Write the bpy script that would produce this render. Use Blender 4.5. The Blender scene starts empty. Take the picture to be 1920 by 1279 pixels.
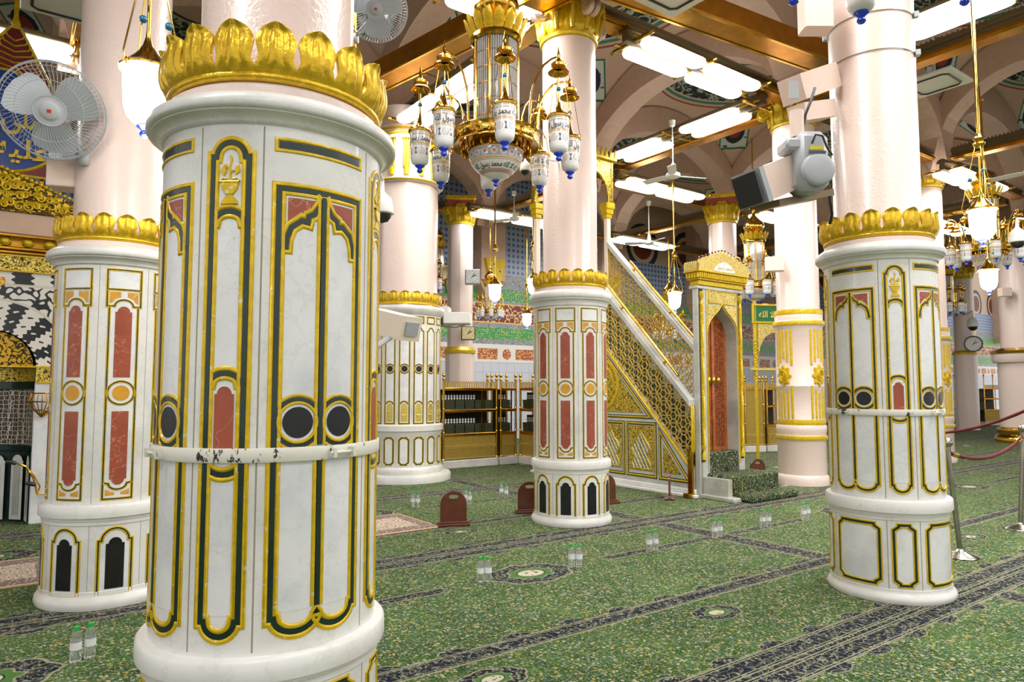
import bpy, math, random
from math import sin, cos, tan, pi, radians, degrees, sqrt, atan2, atan, asin, hypot, floor, ceil
from mathutils import Vector, Matrix

S = bpy.context.scene
COL = S.collection
random.seed(7)

# ------------------------------------------------------------------ camera
F = 1300.0; HZ = 728.0; CZ = 1.6; PIT = atan((HZ - 639.5) / F)
cam = bpy.data.cameras.new('camera'); cam.lens = 36.0 * F / 1920.0; cam.sensor_width = 36.0
cam.clip_end = 200
camo = bpy.data.objects.new('camera', cam); COL.objects.link(camo)
camo.location = (0, 0, CZ); camo.rotation_euler = (pi / 2 + PIT, 0, 0)
S.camera = camo
# ------------------------------------------------------------------ world and exposure
S.view_settings.view_transform = 'Standard'; S.view_settings.look = 'None'
S.view_settings.gamma = 1.0; S.view_settings.use_curve_mapping = False
S.view_settings.exposure = -0.2
W = bpy.data.worlds.new('world'); S.world = W; W.use_nodes = True
bg = W.node_tree.nodes['Background']
bg.inputs[0].default_value = (1.0, 0.97, 0.95, 1); bg.inputs[1].default_value = 1.25

U = radians(36)
ux, uy = cos(U), sin(U)

def ray(px, py):
    x = (px - 960) / F; y = (639.5 - py) / F
    return Vector((x, cos(PIT) - y * sin(PIT), sin(PIT) + y * cos(PIT)))
def at(px, py, Y):
    r = ray(px, py); t = Y / r[1]
    return Vector((r[0] * t, Y, CZ + r[2] * t))
def fl(px, py, h=0.0):
    r = ray(px, py); t = (h - CZ) / r[2]
    return Vector((r[0] * t, r[1] * t, h))
def uv(p): return (p[0] * ux + p[1] * uy, -p[0] * uy + p[1] * ux)
def xy(a, b): return (a * ux - b * uy, a * uy + b * ux)

# ceiling lamps light the hall; the row behind the camera continues the same grid
def area(loc, rz, sx, sy, w, colr=(1, 0.985, 0.965)):
    l = bpy.data.lights.new('lamp_light', 'AREA'); l.shape = 'RECTANGLE'; l.size = sx; l.size_y = sy
    l.energy = w; l.color = colr
    o = bpy.data.objects.new('lamp_light', l); COL.objects.link(o)
    o.location = loc; o.rotation_euler = (0, 0, rz)
    return o
LAMPW = 118.0

# ------------------------------------------------------------------ helpers
def thing(name, label, cat, loc=(0, 0, 0), rz=0.0, group=None):
    o = bpy.data.objects.new(name, None); o.empty_display_size = 0.1; COL.objects.link(o)
    o.location = loc; o.rotation_euler = (0, 0, rz)
    o['label'] = label; o['category'] = cat
    if group: o['group'] = group
    return o
def tag(o, label, cat, group=None):
    o['label'] = label; o['category'] = cat
    if group: o['group'] = group
    return o
def struct(o):
    o['kind'] = 'structure'; return o
def kids(o): return [c for c in o.children]
def dup(o, loc=None, rz=None, label=None, parent=None, scale=None):
    c = o.copy(); COL.objects.link(c)
    if parent is not None: c.parent = parent
    for k in kids(o): dup(k, parent=c)
    if loc is not None: c.location = loc
    if rz is not None: c.rotation_euler = (c.rotation_euler[0], c.rotation_euler[1], rz)
    if label: c['label'] = label
    if scale is not None: c.scale = (scale,) * 3
    return c

class MB:
    def __init__(s): s.v = []; s.f = []
    def add(s, vs, fs):
        n = len(s.v); s.v += [tuple(p) for p in vs]; s.f += [tuple(i + n for i in f) for f in fs]
    def box(s, x0, x1, y0, y1, z0, z1, b=0.0):
        if b > 0:
            b = min(b, (x1-x0)/2.01, (y1-y0)/2.01, (z1-z0)/2.01)
            r0 = [(x0+b, y0+b), (x1-b, y0+b), (x1-b, y1-b), (x0+b, y1-b)]
            r1 = [(x0, y0+b), (x0+b, y0), (x1-b, y0), (x1, y0+b), (x1, y1-b), (x1-b, y1), (x0+b, y1), (x0, y1-b)]
            r0 = [(x0+b, y0+b), (x0+b, y0+b), (x1-b, y0+b), (x1-b, y0+b), (x1-b, y1-b), (x1-b, y1-b), (x0+b, y1-b), (x0+b, y1-b)]
            vs = [(x, y, z0) for x, y in r0] + [(x, y, z0+b) for x, y in r1] + [(x, y, z1-b) for x, y in r1] + [(x, y, z1) for x, y in r0]
            fs = [(7, 5, 3, 1), (25, 27, 29, 31)]
            for k in range(3):
                for i in range(8):
                    j = (i+1) % 8; fs.append((k*8+i, k*8+j, k*8+8+j, k*8+8+i))
            s.add(vs, fs); return
        s.add([(x0,y0,z0),(x1,y0,z0),(x1,y1,z0),(x0,y1,z0),(x0,y0,z1),(x1,y0,z1),(x1,y1,z1),(x0,y1,z1)],
              [(0,3,2,1),(4,5,6,7),(0,1,5,4),(1,2,6,5),(2,3,7,6),(3,0,4,7)])
    def beam(s, a, b, w, h):
        a = Vector(a); b = Vector(b); d = (b-a).normalized()
        sd = d.cross(Vector((0,0,1)))
        sd = sd.normalized() if sd.length > 1e-4 else Vector((1,0,0))
        up = sd.cross(d)
        vs = [p + sd*x*w/2 + up*y*h/2 for p in (a, b) for x, y in ((-1,-1),(1,-1),(1,1),(-1,1))]
        s.add(vs, [(0,1,2,3),(7,6,5,4),(0,4,5,1),(1,5,6,2),(2,6,7,3),(3,7,4,0)])
    def tube(s, pts, r, n=8, caps=True, closed=False):
        P = [Vector(p) for p in pts]; N = len(P)
        rr = r if isinstance(r, (list, tuple)) else [r]*N
        up = None; base = len(s.v); rings = []
        for i, p in enumerate(P):
            if closed: d = P[(i+1) % N] - P[i-1]
            else: d = P[min(i+1, N-1)] - P[max(i-1, 0)]
            if d.length < 1e-9: d = Vector((0,0,1))
            d.normalize()
            if up is None:
                up = Vector((0,0,1)) if abs(d.z) < 0.9 else Vector((1,0,0))
            a = d.cross(up)
            if a.length < 1e-6: a = d.cross(Vector((0,1,0)))
            a.normalize(); b = a.cross(d).normalized(); up = b
            rings.append([p + (a*cos(2*pi*k/n) + b*sin(2*pi*k/n))*rr[i] for k in range(n)])
        vs = [q for R in rings for q in R]; fs = []
        M = N if closed else N-1
        for i in range(M):
            j = (i+1) % N
            for k in range(n):
                l = (k+1) % n
                fs.append((i*n+k, i*n+l, j*n+l, j*n+k))
        if caps and not closed:
            fs.append(tuple(range(n))[::-1]); fs.append(tuple((N-1)*n+k for k in range(n)))
        s.add(vs, fs)
    def lathe(s, prof, n=32, c=(0,0,0), a0=0.0, a1=360.0):
        full = abs(a1-a0-360) < 1e-6; m = n if full else n+1
        vs = []; fs = []
        for r, z in prof:
            for k in range(m):
                t = radians(a0 + (a1-a0)*k/n)
                vs.append((c[0]+r*cos(t), c[1]+r*sin(t), c[2]+z))
        for i in range(len(prof)-1):
            for k in range(n):
                l = (k+1) % m
                fs.append((i*m+k, i*m+l, (i+1)*m+l, (i+1)*m+k))
        s.add(vs, fs)
    def prism(s, poly, f0, f1):
        "poly 2d; f0,f1 map (a,b)->3d for both ends"
        n = len(poly); vs = [f0(*p) for p in poly] + [f1(*p) for p in poly]
        fs = [tuple(range(n)), tuple(range(2*n-1, n-1, -1))]
        for i in range(n):
            j = (i+1) % n; fs.append((i, j, n+j, n+i))
        s.add(vs, fs)
    def ball(s, c, r, n=12, m=8, sz=1.0):
        s.lathe([(max(r*cos(pi*(k/m-0.5)), 1e-4), sz*r*sin(pi*(k/m-0.5))) for k in range(m+1)], n, c)
    def build(s, name, mat, parent=None, smooth=True, ang=40):
        me = bpy.data.meshes.new(name); me.from_pydata(s.v, [], s.f); me.update()
        if isinstance(mat, (list, tuple)):
            for m_ in mat: me.materials.append(m_)
        elif mat: me.materials.append(mat)
        if smooth:
            me.polygons.foreach_set('use_smooth', [True]*len(me.polygons))
            try: me.set_sharp_from_angle(angle=radians(ang))
            except Exception: pass
        o = bpy.data.objects.new(name, me); COL.objects.link(o)
        if parent is not None: o.parent = parent
        return o

# 2d drawing on a surface given by a map m(s, z, out)
def subdiv(pts, closed, mx):
    P = list(pts) + ([pts[0]] if closed else []); out = [P[0]]
    for a, b in zip(P, P[1:]):
        L = hypot(b[0]-a[0], b[1]-a[1]); k = max(1, int(ceil(abs(b[0]-a[0]) / mx)))
        if L < 1e-7: continue
        for i in range(1, k+1): out.append((a[0]+(b[0]-a[0])*i/k, a[1]+(b[1]-a[1])*i/k))
    if closed: out.pop()
    return out
def offs(P, closed):
    N = len(P); res = []
    for i in range(N):
        p = P[i]
        a = P[i-1] if (closed or i > 0) else None
        b = P[(i+1) % N] if (closed or i < N-1) else None
        def nd(q, r):
            d = (r[0]-q[0], r[1]-q[1]); L = hypot(*d) or 1e-9; return (-d[1]/L, d[0]/L)
        if a is None: n = nd(p, b); res.append(n); continue
        if b is None: n = nd(a, p); res.append(n); continue
        n1 = nd(a, p); n2 = nd(p, b); sx = n1[0]+n2[0]; sy = n1[1]+n2[1]; L = sx*sx+sy*sy
        if L < 0.35: k = 1/ max(sqrt(L), .3); res.append((sx*k, sy*k))
        else: res.append((2*sx/L, 2*sy/L))
    return res
def ribbon(mb, pts, prof, m, closed=False, mx=0.04):
    P = subdiv(pts, closed, mx); N = offs(P, closed); k = len(prof)
    vs = [m(p[0]+n[0]*o, p[1]+n[1]*o, h) for p, n in zip(P, N) for o, h in prof]
    fs = []; M = len(P) if closed else len(P)-1
    for i in range(M):
        j = (i+1) % len(P)
        for q in range(k-1): fs.append((i*k+q, j*k+q, j*k+q+1, i*k+q+1))
    mb.add(vs, fs)
def bead(w, h, c=0.0, b=0.0):
    return [(c-w/2, b), (c-w*0.3, b+h*0.8), (c, b+h), (c+w*0.3, b+h*0.8), (c+w/2, b)]
def fill(mb, poly, m, h, mx=0.04):
    zs = sorted(set(round(p[1], 6) for p in poly)); n = len(poly)
    def X(i, z):
        a = poly[i]; b = poly[(i+1) % n]; return a[0] + (b[0]-a[0])*(z-a[1])/(b[1]-a[1])
    for z0, z1 in zip(zs, zs[1:]):
        zm = (z0+z1)/2
        E = sorted([(X(i, zm), i) for i in range(n) if (poly[i][1]-zm)*(poly[(i+1) % n][1]-zm) < 0])
        for (xa, i), (xb, j) in zip(E[::2], E[1::2]):
            l0, l1, r0, r1 = X(i, z0), X(i, z1), X(j, z0), X(j, z1)
            k = max(1, int(ceil(max(r0-l0, r1-l1)/mx)))
            vs = [m(l0+(r0-l0)*t/k, z0, h) for t in range(k+1)] + [m(l1+(r1-l1)*t/k, z1, h) for t in range(k+1)]
            mb.add(vs, [(t, t+1, k+2+t, k+1+t) for t in range(k)])
def arc(cx, cz, r, a0, a1, n=10, rz=None):
    rz = r if rz is None else rz
    return [(cx+r*cos(radians(a0+(a1-a0)*i/n)), cz+rz*sin(radians(a0+(a1-a0)*i/n))) for i in range(n+1)]
def circ(cx, cz, r, n=28, rz=None): return arc(cx, cz, r, 0, 360, n, rz)[:-1]
def cmap(R):
    return lambda s, z, o: ((R+o)*cos(s/R), (R+o)*sin(s/R), z)
def pmap(y0=0.0):
    return lambda s, z, o: (s, y0-o, z)

# Arabic lettering from Blender's own font
_F = {'ا':('\uFE8D','\uFE8E'),'ل':('\uFEDD','\uFEDE','\uFEDF','\uFEE0'),'ه':('\uFEE9','\uFEEA','\uFEEB','\uFEEC'),
 'م':('\uFEE1','\uFEE2','\uFEE3','\uFEE4'),'ح':('\uFEA1','\uFEA2','\uFEA3','\uFEA4'),'د':('\uFEA9','\uFEAA'),
 'ر':('\uFEAD','\uFEAE'),'س':('\uFEB1','\uFEB2','\uFEB3','\uFEB4'),'و':('\uFEED','\uFEEE'),'ص':('\uFEB9','\uFEBA','\uFEBB','\uFEBC'),
 'ى':('\uFEEF','\uFEF0'),'ع':('\uFEC9','\uFECA','\uFECB','\uFECC'),'ي':('\uFEF1','\uFEF2','\uFEF3','\uFEF4'),'لا':('\uFEFB','\uFEFC'),
 'ن':('\uFEE5','\uFEE6','\uFEE7','\uFEE8')}
def shape_ar(t):
    t = t.replace('لا', '\u0001'); out = []; G = dict(_F); G['\u0001'] = _F['لا']; prev = False
    for i, c in enumerate(t):
        if c not in G: out.append(c); prev = False; continue
        f = G[c]; nxt = i+1 < len(t) and t[i+1] in G; dual = len(f) == 4
        if prev and nxt and dual: out.append(f[3])
        elif prev: out.append(f[1])
        elif nxt and dual: out.append(f[2])
        else: out.append(f[0])
        prev = dual
    return ''.join(out[::-1])
_TC = {}
def text_geo(t, bold=0.0):
    k = (t, bold)
    if k in _TC: return _TC[k]
    c = bpy.data.curves.new('txt', 'FONT'); c.body = t; c.size = 1.0; c.resolution_u = 2; c.offset = bold
    c.align_x = 'CENTER'
    o = bpy.data.objects.new('txt', c); COL.objects.link(o)
    dg = bpy.context.evaluated_depsgraph_get(); me = bpy.data.meshes.new_from_object(o.evaluated_get(dg))
    vs = [v.co.copy() for v in me.vertices]; fs = [tuple(p.vertices) for p in me.polygons]
    bpy.data.objects.remove(o); bpy.data.curves.remove(c); bpy.data.meshes.remove(me)
    _TC[k] = (vs, fs); return vs, fs
def put_text(mb, t, m, s0, z0, size, h, width=None, bold=0.01, flip=False):
    vs, fs = text_geo(t, bold)
    if not vs: return
    w = max(v.x for v in vs) - min(v.x for v in vs); cx = (max(v.x for v in vs) + min(v.x for v in vs))/2
    kx = size if width is None else width / w
    mb.add([m(s0 + (v.x-cx)*kx*(-1 if flip else 1), z0 + v.y*size, h) for v in vs], fs)

# ------------------------------------------------------------------ materials
class NT:
    def __init__(s, name):
        s.m = bpy.data.materials.new(name); s.m.use_nodes = True; s.t = s.m.node_tree
        s.b = s.t.nodes['Principled BSDF']
    def n(s, kind, **kw):
        nd = s.t.nodes.new(kind)
        for k, v in kw.items():
            if k.startswith('_'): setattr(nd, k[1:], v)
            else:
                key = k.replace('__', ' ')
                nd.inputs[int(key[1:]) if key[0] == 'i' and key[1:].isdigit() else key].default_value = v
        return nd
    def l(s, a, b): s.t.links.new(a, b)
    def math(s, op, a, b=None, c=None):
        nd = s.t.nodes.new('ShaderNodeMath'); nd.operation = op
        for i, q in enumerate((a, b, c)):
            if q is None: continue
            if isinstance(q, (int, float)): nd.inputs[i].default_value = q
            else: s.l(q, nd.inputs[i])
        return nd.outputs[0]
    def mix(s, fac, a, b):
        nd = s.t.nodes.new('ShaderNodeMix'); nd.data_type = 'RGBA'
        for i, q in ((0, fac), (6, a), (7, b)):
            if isinstance(q, (int, float)): nd.inputs[i].default_value = q
            elif isinstance(q, tuple): nd.inputs[i].default_value = q if len(q) == 4 else (*q, 1)
            else: s.l(q, nd.inputs[i])
        return nd.outputs[2]
    def coord(s, which='Object', scale=None):
        tc = s.t.nodes.new('ShaderNodeTexCoord'); o = tc.outputs[which]
        if scale is not None:
            mp = s.t.nodes.new('ShaderNodeMapping'); s.l(o, mp.inputs[0])
            mp.inputs['Scale'].default_value = scale if isinstance(scale, tuple) else (scale,)*3
            o = mp.outputs[0]
        return o
    def noise(s, co, scale, detail=3, rough=0.55, out=0):
        nd = s.t.nodes.new('ShaderNodeTexNoise'); s.l(co, nd.inputs['Vector'])
        nd.inputs['Scale'].default_value = scale; nd.inputs['Detail'].default_value = detail; nd.inputs['Roughness'].default_value = rough
        return nd.outputs[out]
    def voro(s, co, scale, feature='F1', out='Distance', rnd=1.0):
        nd = s.t.nodes.new('ShaderNodeTexVoronoi'); nd.feature = feature; s.l(co, nd.inputs['Vector'])
        nd.inputs['Scale'].default_value = scale; nd.inputs['Randomness'].default_value = rnd
        return nd.outputs[out]
    def ss(s, x, a, b):
        nd = s.t.nodes.new('ShaderNodeMapRange'); nd.interpolation_type = 'SMOOTHSTEP'
        s.l(x, nd.inputs[0]); nd.inputs[1].default_value = a; nd.inputs[2].default_value = b
        return nd.outputs[0]
    def bump(s, h, st=0.3, dist=0.01):
        nd = s.t.nodes.new('ShaderNodeBump'); nd.inputs['Strength'].default_value = st; nd.inputs['Distance'].default_value = dist
        s.l(h, nd.inputs['Height']); s.l(nd.outputs[0], s.b.inputs['Normal']); return nd
    def col(s, q):
        if isinstance(q, tuple): s.b.inputs['Base Color'].default_value = q if len(q) == 4 else (*q, 1)
        else: s.l(q, s.b.inputs['Base Color'])
    def set(s, **kw):
        for k, v in kw.items(): s.b.inputs[k.replace('_', ' ')].default_value = v
        return s

def sr(r, g, b):
    f = lambda c: ((c/255+0.055)/1.055)**2.4 if c > 10 else c/255/12.92
    return (f(r), f(g), f(b), 1)
def plain(name, c, rough=0.5, metal=0.0, bump=0.0, bs=60, emit=0, coat=0.0, var=0.0):
    t = NT(name); t.col(c); t.set(Roughness=rough, Metallic=metal)
    if coat: t.set(Coat_Weight=coat, Coat_Roughness=0.08)
    if emit:
        t.b.inputs['Emission Color'].default_value = c; t.b.inputs['Emission Strength'].default_value = emit
    if var:
        co = t.coord(); f = t.noise(co, 9, 4)
        t.col(t.mix(t.ss(f, .35, .7), tuple(x*(1-var) for x in c[:3]), tuple(min(1, x*(1+var*.5)) for x in c[:3])))
    if bump:
        co = t.coord(); t.bump(t.noise(co, bs, 3), bump, 0.01)
    return t.m
M = {}
def marble(name, c1, c2, stain=0.0, rough=0.28, vein=0.5):
    t = NT(name); co = t.coord()
    n1 = t.noise(co, 2.2, 6, 0.6); n2 = t.noise(co, 14, 5)
    c = t.mix(t.ss(n1, .42, .68), c1, c2)
    v = t.noise(co, 3.1, 8, .7); vv = t.math('ABSOLUTE', t.math('SUBTRACT', v, .5))
    c = t.mix(t.math('MULTIPLY', t.math('SUBTRACT', 1, t.ss(vv, 0, .02)), vein*.35), c, tuple(x*.6 for x in c2[:3]))
    if stain:
        n3 = t.noise(co, 1.3, 5, .7)
        c = t.mix(t.math('MULTIPLY', t.ss(n3, .52, .75), stain), c, sr(196, 176, 120))
        n4 = t.noise(co, 38, 3)
        c = t.mix(t.math('MULTIPLY', t.ss(n4, .68, .78), .35), c, sr(150, 140, 120))
    t.col(c); t.set(Roughness=rough, Coat_Weight=0.15)
    t.bump(n2, 0.05, 0.01); return t.m
M['marble'] = marble('white_marble', sr(228, 229, 230), sr(206, 209, 212), 0.12)
M['marble_old'] = marble('yellowed_marble', sr(227, 226, 222), sr(208, 208, 204), 0.35, .35)
M['marble_top'] = marble('grey_marble', sr(222, 226, 226), sr(186, 194, 196), 0.0, .12)
M['joint'] = plain('joint_grout', sr(150, 145, 125), .8)
def gold(name, c, rough, metal, bs=18, bst=.25, wear=0.0):
    t = NT(name); co = t.coord(); n = t.noise(co, bs, 3)
    cc = t.mix(t.ss(n, .3, .7), tuple(x*.78 for x in c[:3]), c)
    if wear:
        w = t.noise(co, 30, 5, .7)
        cc = t.mix(t.math('MULTIPLY', t.ss(w, .66-.12*wear, .72-.12*wear), .85), cc, sr(222, 214, 180))
    t.col(cc); t.set(Roughness=rough, Metallic=metal); t.bump(n, bst, .01); return t.m
M['gilt'] = gold('gilt_paint', sr(222, 186, 18), .33, .25, 25, .2, 0.5)
M['leafgold'] = gold('gold_leaf', sr(228, 186, 40), .3, .55, 40, .3)
M['brass'] = gold('polished_brass', sr(236, 188, 78), .14, 1.0, 4, .06)
M['brassd'] = gold('aged_brass', sr(206, 150, 52), .25, 1.0, 6, .15)
M['goldwhite'] = gold('bright_gilding', sr(236, 212, 110), .28, .6, 60, .5)
M['green'] = plain('dark_green_inlay', sr(14, 44, 36), .3, coat=.25, var=.3)
M['black'] = plain('black_granite', sr(22, 22, 24), .3, var=.4)
M['iron'] = None
def veined(name, c, v, rough=.35, sc=7):
    t = NT(name); co = t.coord(); n = t.noise(co, 6, 6, .7); cc = t.mix(t.ss(n, .35, .65), tuple(x*.8 for x in c[:3]), c)
    w = t.noise(co, sc*.5, 4, .6); vv = t.math('ABSOLUTE', t.math('SUBTRACT', w, .5))
    cc = t.mix(t.math('MULTIPLY', t.math('SUBTRACT', 1, t.ss(vv, .0, .005)), .7), cc, v)
    t.col(cc); t.set(Roughness=rough); return t.m
M['red'] = veined('red_marble', sr(164, 80, 54), sr(206, 160, 138))
M['orange'] = veined('amber_marble', sr(222, 160, 44), sr(236, 214, 160))
def pinkmat(name, c, b=.36):
    t = NT(name); co = t.coord(); t.col(t.mix(t.noise(co, 3, 3), tuple(x*.93 for x in c[:3]), c))
    t.set(Roughness=.28, Coat_Weight=.3, Coat_Roughness=.12)
    t.bump(t.noise(co, 45, 4), b, .012); return t.m
M['pink'] = pinkmat('pink_gloss_paint', sr(230, 209, 199))
M['pinkm'] = plain('pink_plaster', sr(208, 176, 154), .6, var=.06)
M['white'] = plain('white_paint', sr(235, 235, 230), .4)
M['lamp'] = plain('lamp_diffuser', (1, .98, .94, 1), .5, emit=7.0)
M['bell'] = plain('lit_glass', (1, .97, .92, 1), .5, emit=5.0)
M['olive'] = plain('olive_metal', sr(122, 108, 78), .35, .5)
M['wood'] = plain('mahogany', sr(96, 44, 22), .35, var=.25, coat=.3)
M['blue'] = plain('blue_glass', sr(24, 66, 214), .1, coat=.8)
M['teal'] = plain('turquoise_bead', sr(10, 120, 165), .12, coat=.8)
M['grey'] = plain('grey_plastic', sr(168, 172, 176), .4)
M['dark'] = plain('dark_plastic', sr(38, 38, 40), .35)
M['cream'] = plain('cream_metal', sr(234, 218, 200), .45)
def ironmat():
    t = NT('chipped_white_iron'); co = t.coord('Object', (1, 1, .5)); n = t.noise(co, 9, 6, .75)
    f = t.ss(n, .55, .575); t.col(t.mix(f, sr(220, 218, 206), sr(52, 44, 38))); t.set(Roughness=.45)
    t.bump(t.math('SUBTRACT', 1, f), .5, .004); return t.m
M['iron'] = ironmat()
# ------------------------------------------------------------------ floor carpet
def carpet_mat(name='green_carpet', bands=True, dark=1.0):
    t = NT(name); co = t.coord(); sp = t.n('ShaderNodeSeparateXYZ'); t.l(co, sp.inputs[0]); u, v = sp.outputs[0], sp.outputs[1]
    nd = t.n('ShaderNodeTexNoise'); t.l(co, nd.inputs[0]); nd.inputs['Scale'].default_value = 11
    wob = t.n('ShaderNodeVectorMath', _operation='MULTIPLY_ADD'); t.l(nd.outputs['Color'], wob.inputs[0])
    wob.inputs[1].default_value = (.05, .05, 0); t.l(co, wob.inputs[2]); wc = wob.outputs[0]
    g1, g2 = (sr(44, 76, 26), sr(62, 96, 36)) if dark > .9 else (sr(26, 46, 20), sr(40, 62, 28))
    base = t.mix(t.ss(t.noise(co, 1.7, 4), .35, .7), g1, g2)
    base = t.mix(t.math('MULTIPLY', t.ss(t.noise(co, 9, 3), .5, .66), .55), base, sr(28, 44, 22))
    def spots(sc, lo, hi, colr, thr, amt, base):
        d = t.voro(wc, sc); rc = t.voro(wc, sc, out='Color'); s3 = t.n('ShaderNodeSeparateColor'); t.l(rc, s3.inputs[0])
        f = t.math('MULTIPLY', t.math('SUBTRACT', 1, t.ss(d, lo, hi)), t.math('GREATER_THAN', s3.outputs[0], thr))
        return t.mix(t.math('MULTIPLY', f, amt), base, colr)
    base = spots(38, .28, .40, sr(176, 146, 58), .66, .85, base)
    base = spots(46, .30, .42, sr(96, 114, 126), .6, .75, base)
    base = spots(35, .30, .42, sr(180, 174, 142), .7, .85, base)
    base = spots(54, .2, .34, sr(30, 44, 66), .7, .8, base)
    n1 = t.math('ABSOLUTE', t.math('SUBTRACT', t.noise(wc, 34, 2, .5), .5))
    base = t.mix(t.math('MULTIPLY', t.math('SUBTRACT', 1, t.ss(n1, .008, .022)), .8), base, sr(166, 168, 138))
    n2 = t.math('ABSOLUTE', t.math('SUBTRACT', t.noise(wc, 26, 2, .5), .44))
    base = t.mix(t.math('MULTIPLY', t.math('SUBTRACT', 1, t.ss(n2, .006, .016)), .6), base, sr(26, 38, 34))
    # border field: navy with cream scrolls
    k1 = t.math('ABSOLUTE', t.math('SUBTRACT', t.noise(wc, 17, 2, .5), .5))
    k2 = t.ss(t.noise(wc, 31, 2), .54, .6)
    nav = t.mix(t.math('MULTIPLY', k2, .8), sr(26, 30, 46), sr(84, 90, 60))
    nav = spots(24, .2, .3, sr(150, 142, 96), .6, .85, nav)
    nav = t.mix(t.math('MULTIPLY', t.math('SUBTRACT', 1, t.ss(k1, .012, .028)), .9), nav, sr(142, 142, 124))
    cream = sr(146, 144, 116)
    P = 3.46
    def mod(x, p, off):  # distance from nearest repeat of off
        w = t.math('WRAP', t.math('SUBTRACT', x, off), p/2, -p/2); return w
    def lobes(per, ph): 
        return t.math('POWER', t.math('MAXIMUM', t.math('COSINE', t.math('MULTIPLY', t.math('ADD', u, ph), 2*pi/per)), 0), .5)
    def strip(base, a, hw, lob, lines, axis_l):
        ab = t.math('ABSOLUTE', a)
        edge = t.math('ADD', hw, t.math('MULTIPLY', axis_l, lob))
        f = t.math('LESS_THAN', ab, edge)
        g = t.math('LESS_THAN', ab, t.math('ADD', edge, .007))
        base = t.mix(g, base, cream); base = t.mix(f, base, nav)
        for c, w in lines:
            fl_ = t.math('LESS_THAN', t.math('ABSOLUTE', t.math('SUBTRACT', ab, c)), w)
            tick = t.math('GREATER_THAN', t.noise(co, 60, 1), .4)
            base = t.mix(t.math('MULTIPLY', fl_, t.math('ADD', .55, t.math('MULTIPLY', tick, .4))), base, cream)
        return base
    if bands:
        a1 = mod(v, P, 2.43); a2 = mod(v, P, 3.60); a3 = mod(v, P, 4.87); b1 = mod(u, 9.0, 6.33); ab1 = t.math('ABSOLUTE', b1)
        lv = t.math('MAXIMUM', t.math('COSINE', t.math('MULTIPLY', v, 2*pi/.6)), 0)
        # marker rows with medallions
        m1 = t.math('SUBTRACT', ab1, 2.59)
        mk = t.math('MULTIPLY', t.math('LESS_THAN', t.math('ABSOLUTE', a3), .055), t.math('GREATER_THAN', t.math('ABSOLUTE', m1), .86))
        base = t.mix(t.math('MULTIPLY', t.math('LESS_THAN', t.math('ABSOLUTE', a3), .067), t.math('GREATER_THAN', t.math('ABSOLUTE', m1), .85)), base, cream)
        base = t.mix(mk, base, nav)
        base = strip(base, b1, .17, .05, [(.15, .008), (.12, .006)], lv)
        base = strip(base, a2, .085, .07, [(.080, .005), (.060, .003)], t.math('MULTIPLY', lobes(.47, .1), t.math('GREATER_THAN', a2, 0)))
        base = strip(base, a1, .20, .07, [(.19, .006), (.168, .004), (.022, .006), (.045, .004)], lobes(.47, .3))
        def med(base, du, dv, A, B):
            x = t.math('DIVIDE', du, A); y = t.math('DIVIDE', dv, B)
            r = t.math('SQRT', t.math('ADD', t.math('MULTIPLY', x, x), t.math('MULTIPLY', y, y)))
            an = t.math('ARCTAN2', y, x)
            rr = t.math('ADD', r, t.math('MULTIPLY', t.math('COSINE', t.math('MULTIPLY', an, 8)), -.05))
            base = t.mix(t.math('LESS_THAN', rr, 1.06), base, cream)
            base = t.mix(t.math('LESS_THAN', rr, 1.0), base, nav)
            base = t.mix(t.math('LESS_THAN', rr, .58), base, cream)
            base = t.mix(t.math('LESS_THAN', rr, .54), base, sr(74, 112, 56))
            base = t.mix(t.math('LESS_THAN', r, .36), base, sr(40, 44, 50))
            base = t.mix(t.math('LESS_THAN', r, .33), base, sr(190, 184, 158))
            return t.mix(t.math('MULTIPLY', t.math('LESS_THAN', r, .26), t.ss(t.noise(co, 22, 1), .55, .6)), base, sr(70, 70, 66))
        base = med(base, m1, a3, .38, .27)
        base = med(base, t.math('ADD', mod(ab1, 1.94, 2.16), t.math('MULTIPLY', t.math('LESS_THAN', ab1, 1.2), 9)), mod(v, P, 3.25), .21, .13)
    t.col(base); t.set(Roughness=.95); t.b.inputs['Specular IOR Level'].default_value = .15
    t.bump(t.noise(co, 220, 2), .5, .006)
    return t.m
M['carpet'] = carpet_mat()
M['carpet_plain'] = carpet_mat('stair_carpet', False, .5)
mb = MB(); mb.box(-30, 50, -14, 34, -0.05, 0)
floor_o = struct(mb.build('floor', M['carpet'], smooth=False)); floor_o.rotation_euler = (0, 0, U)

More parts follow.
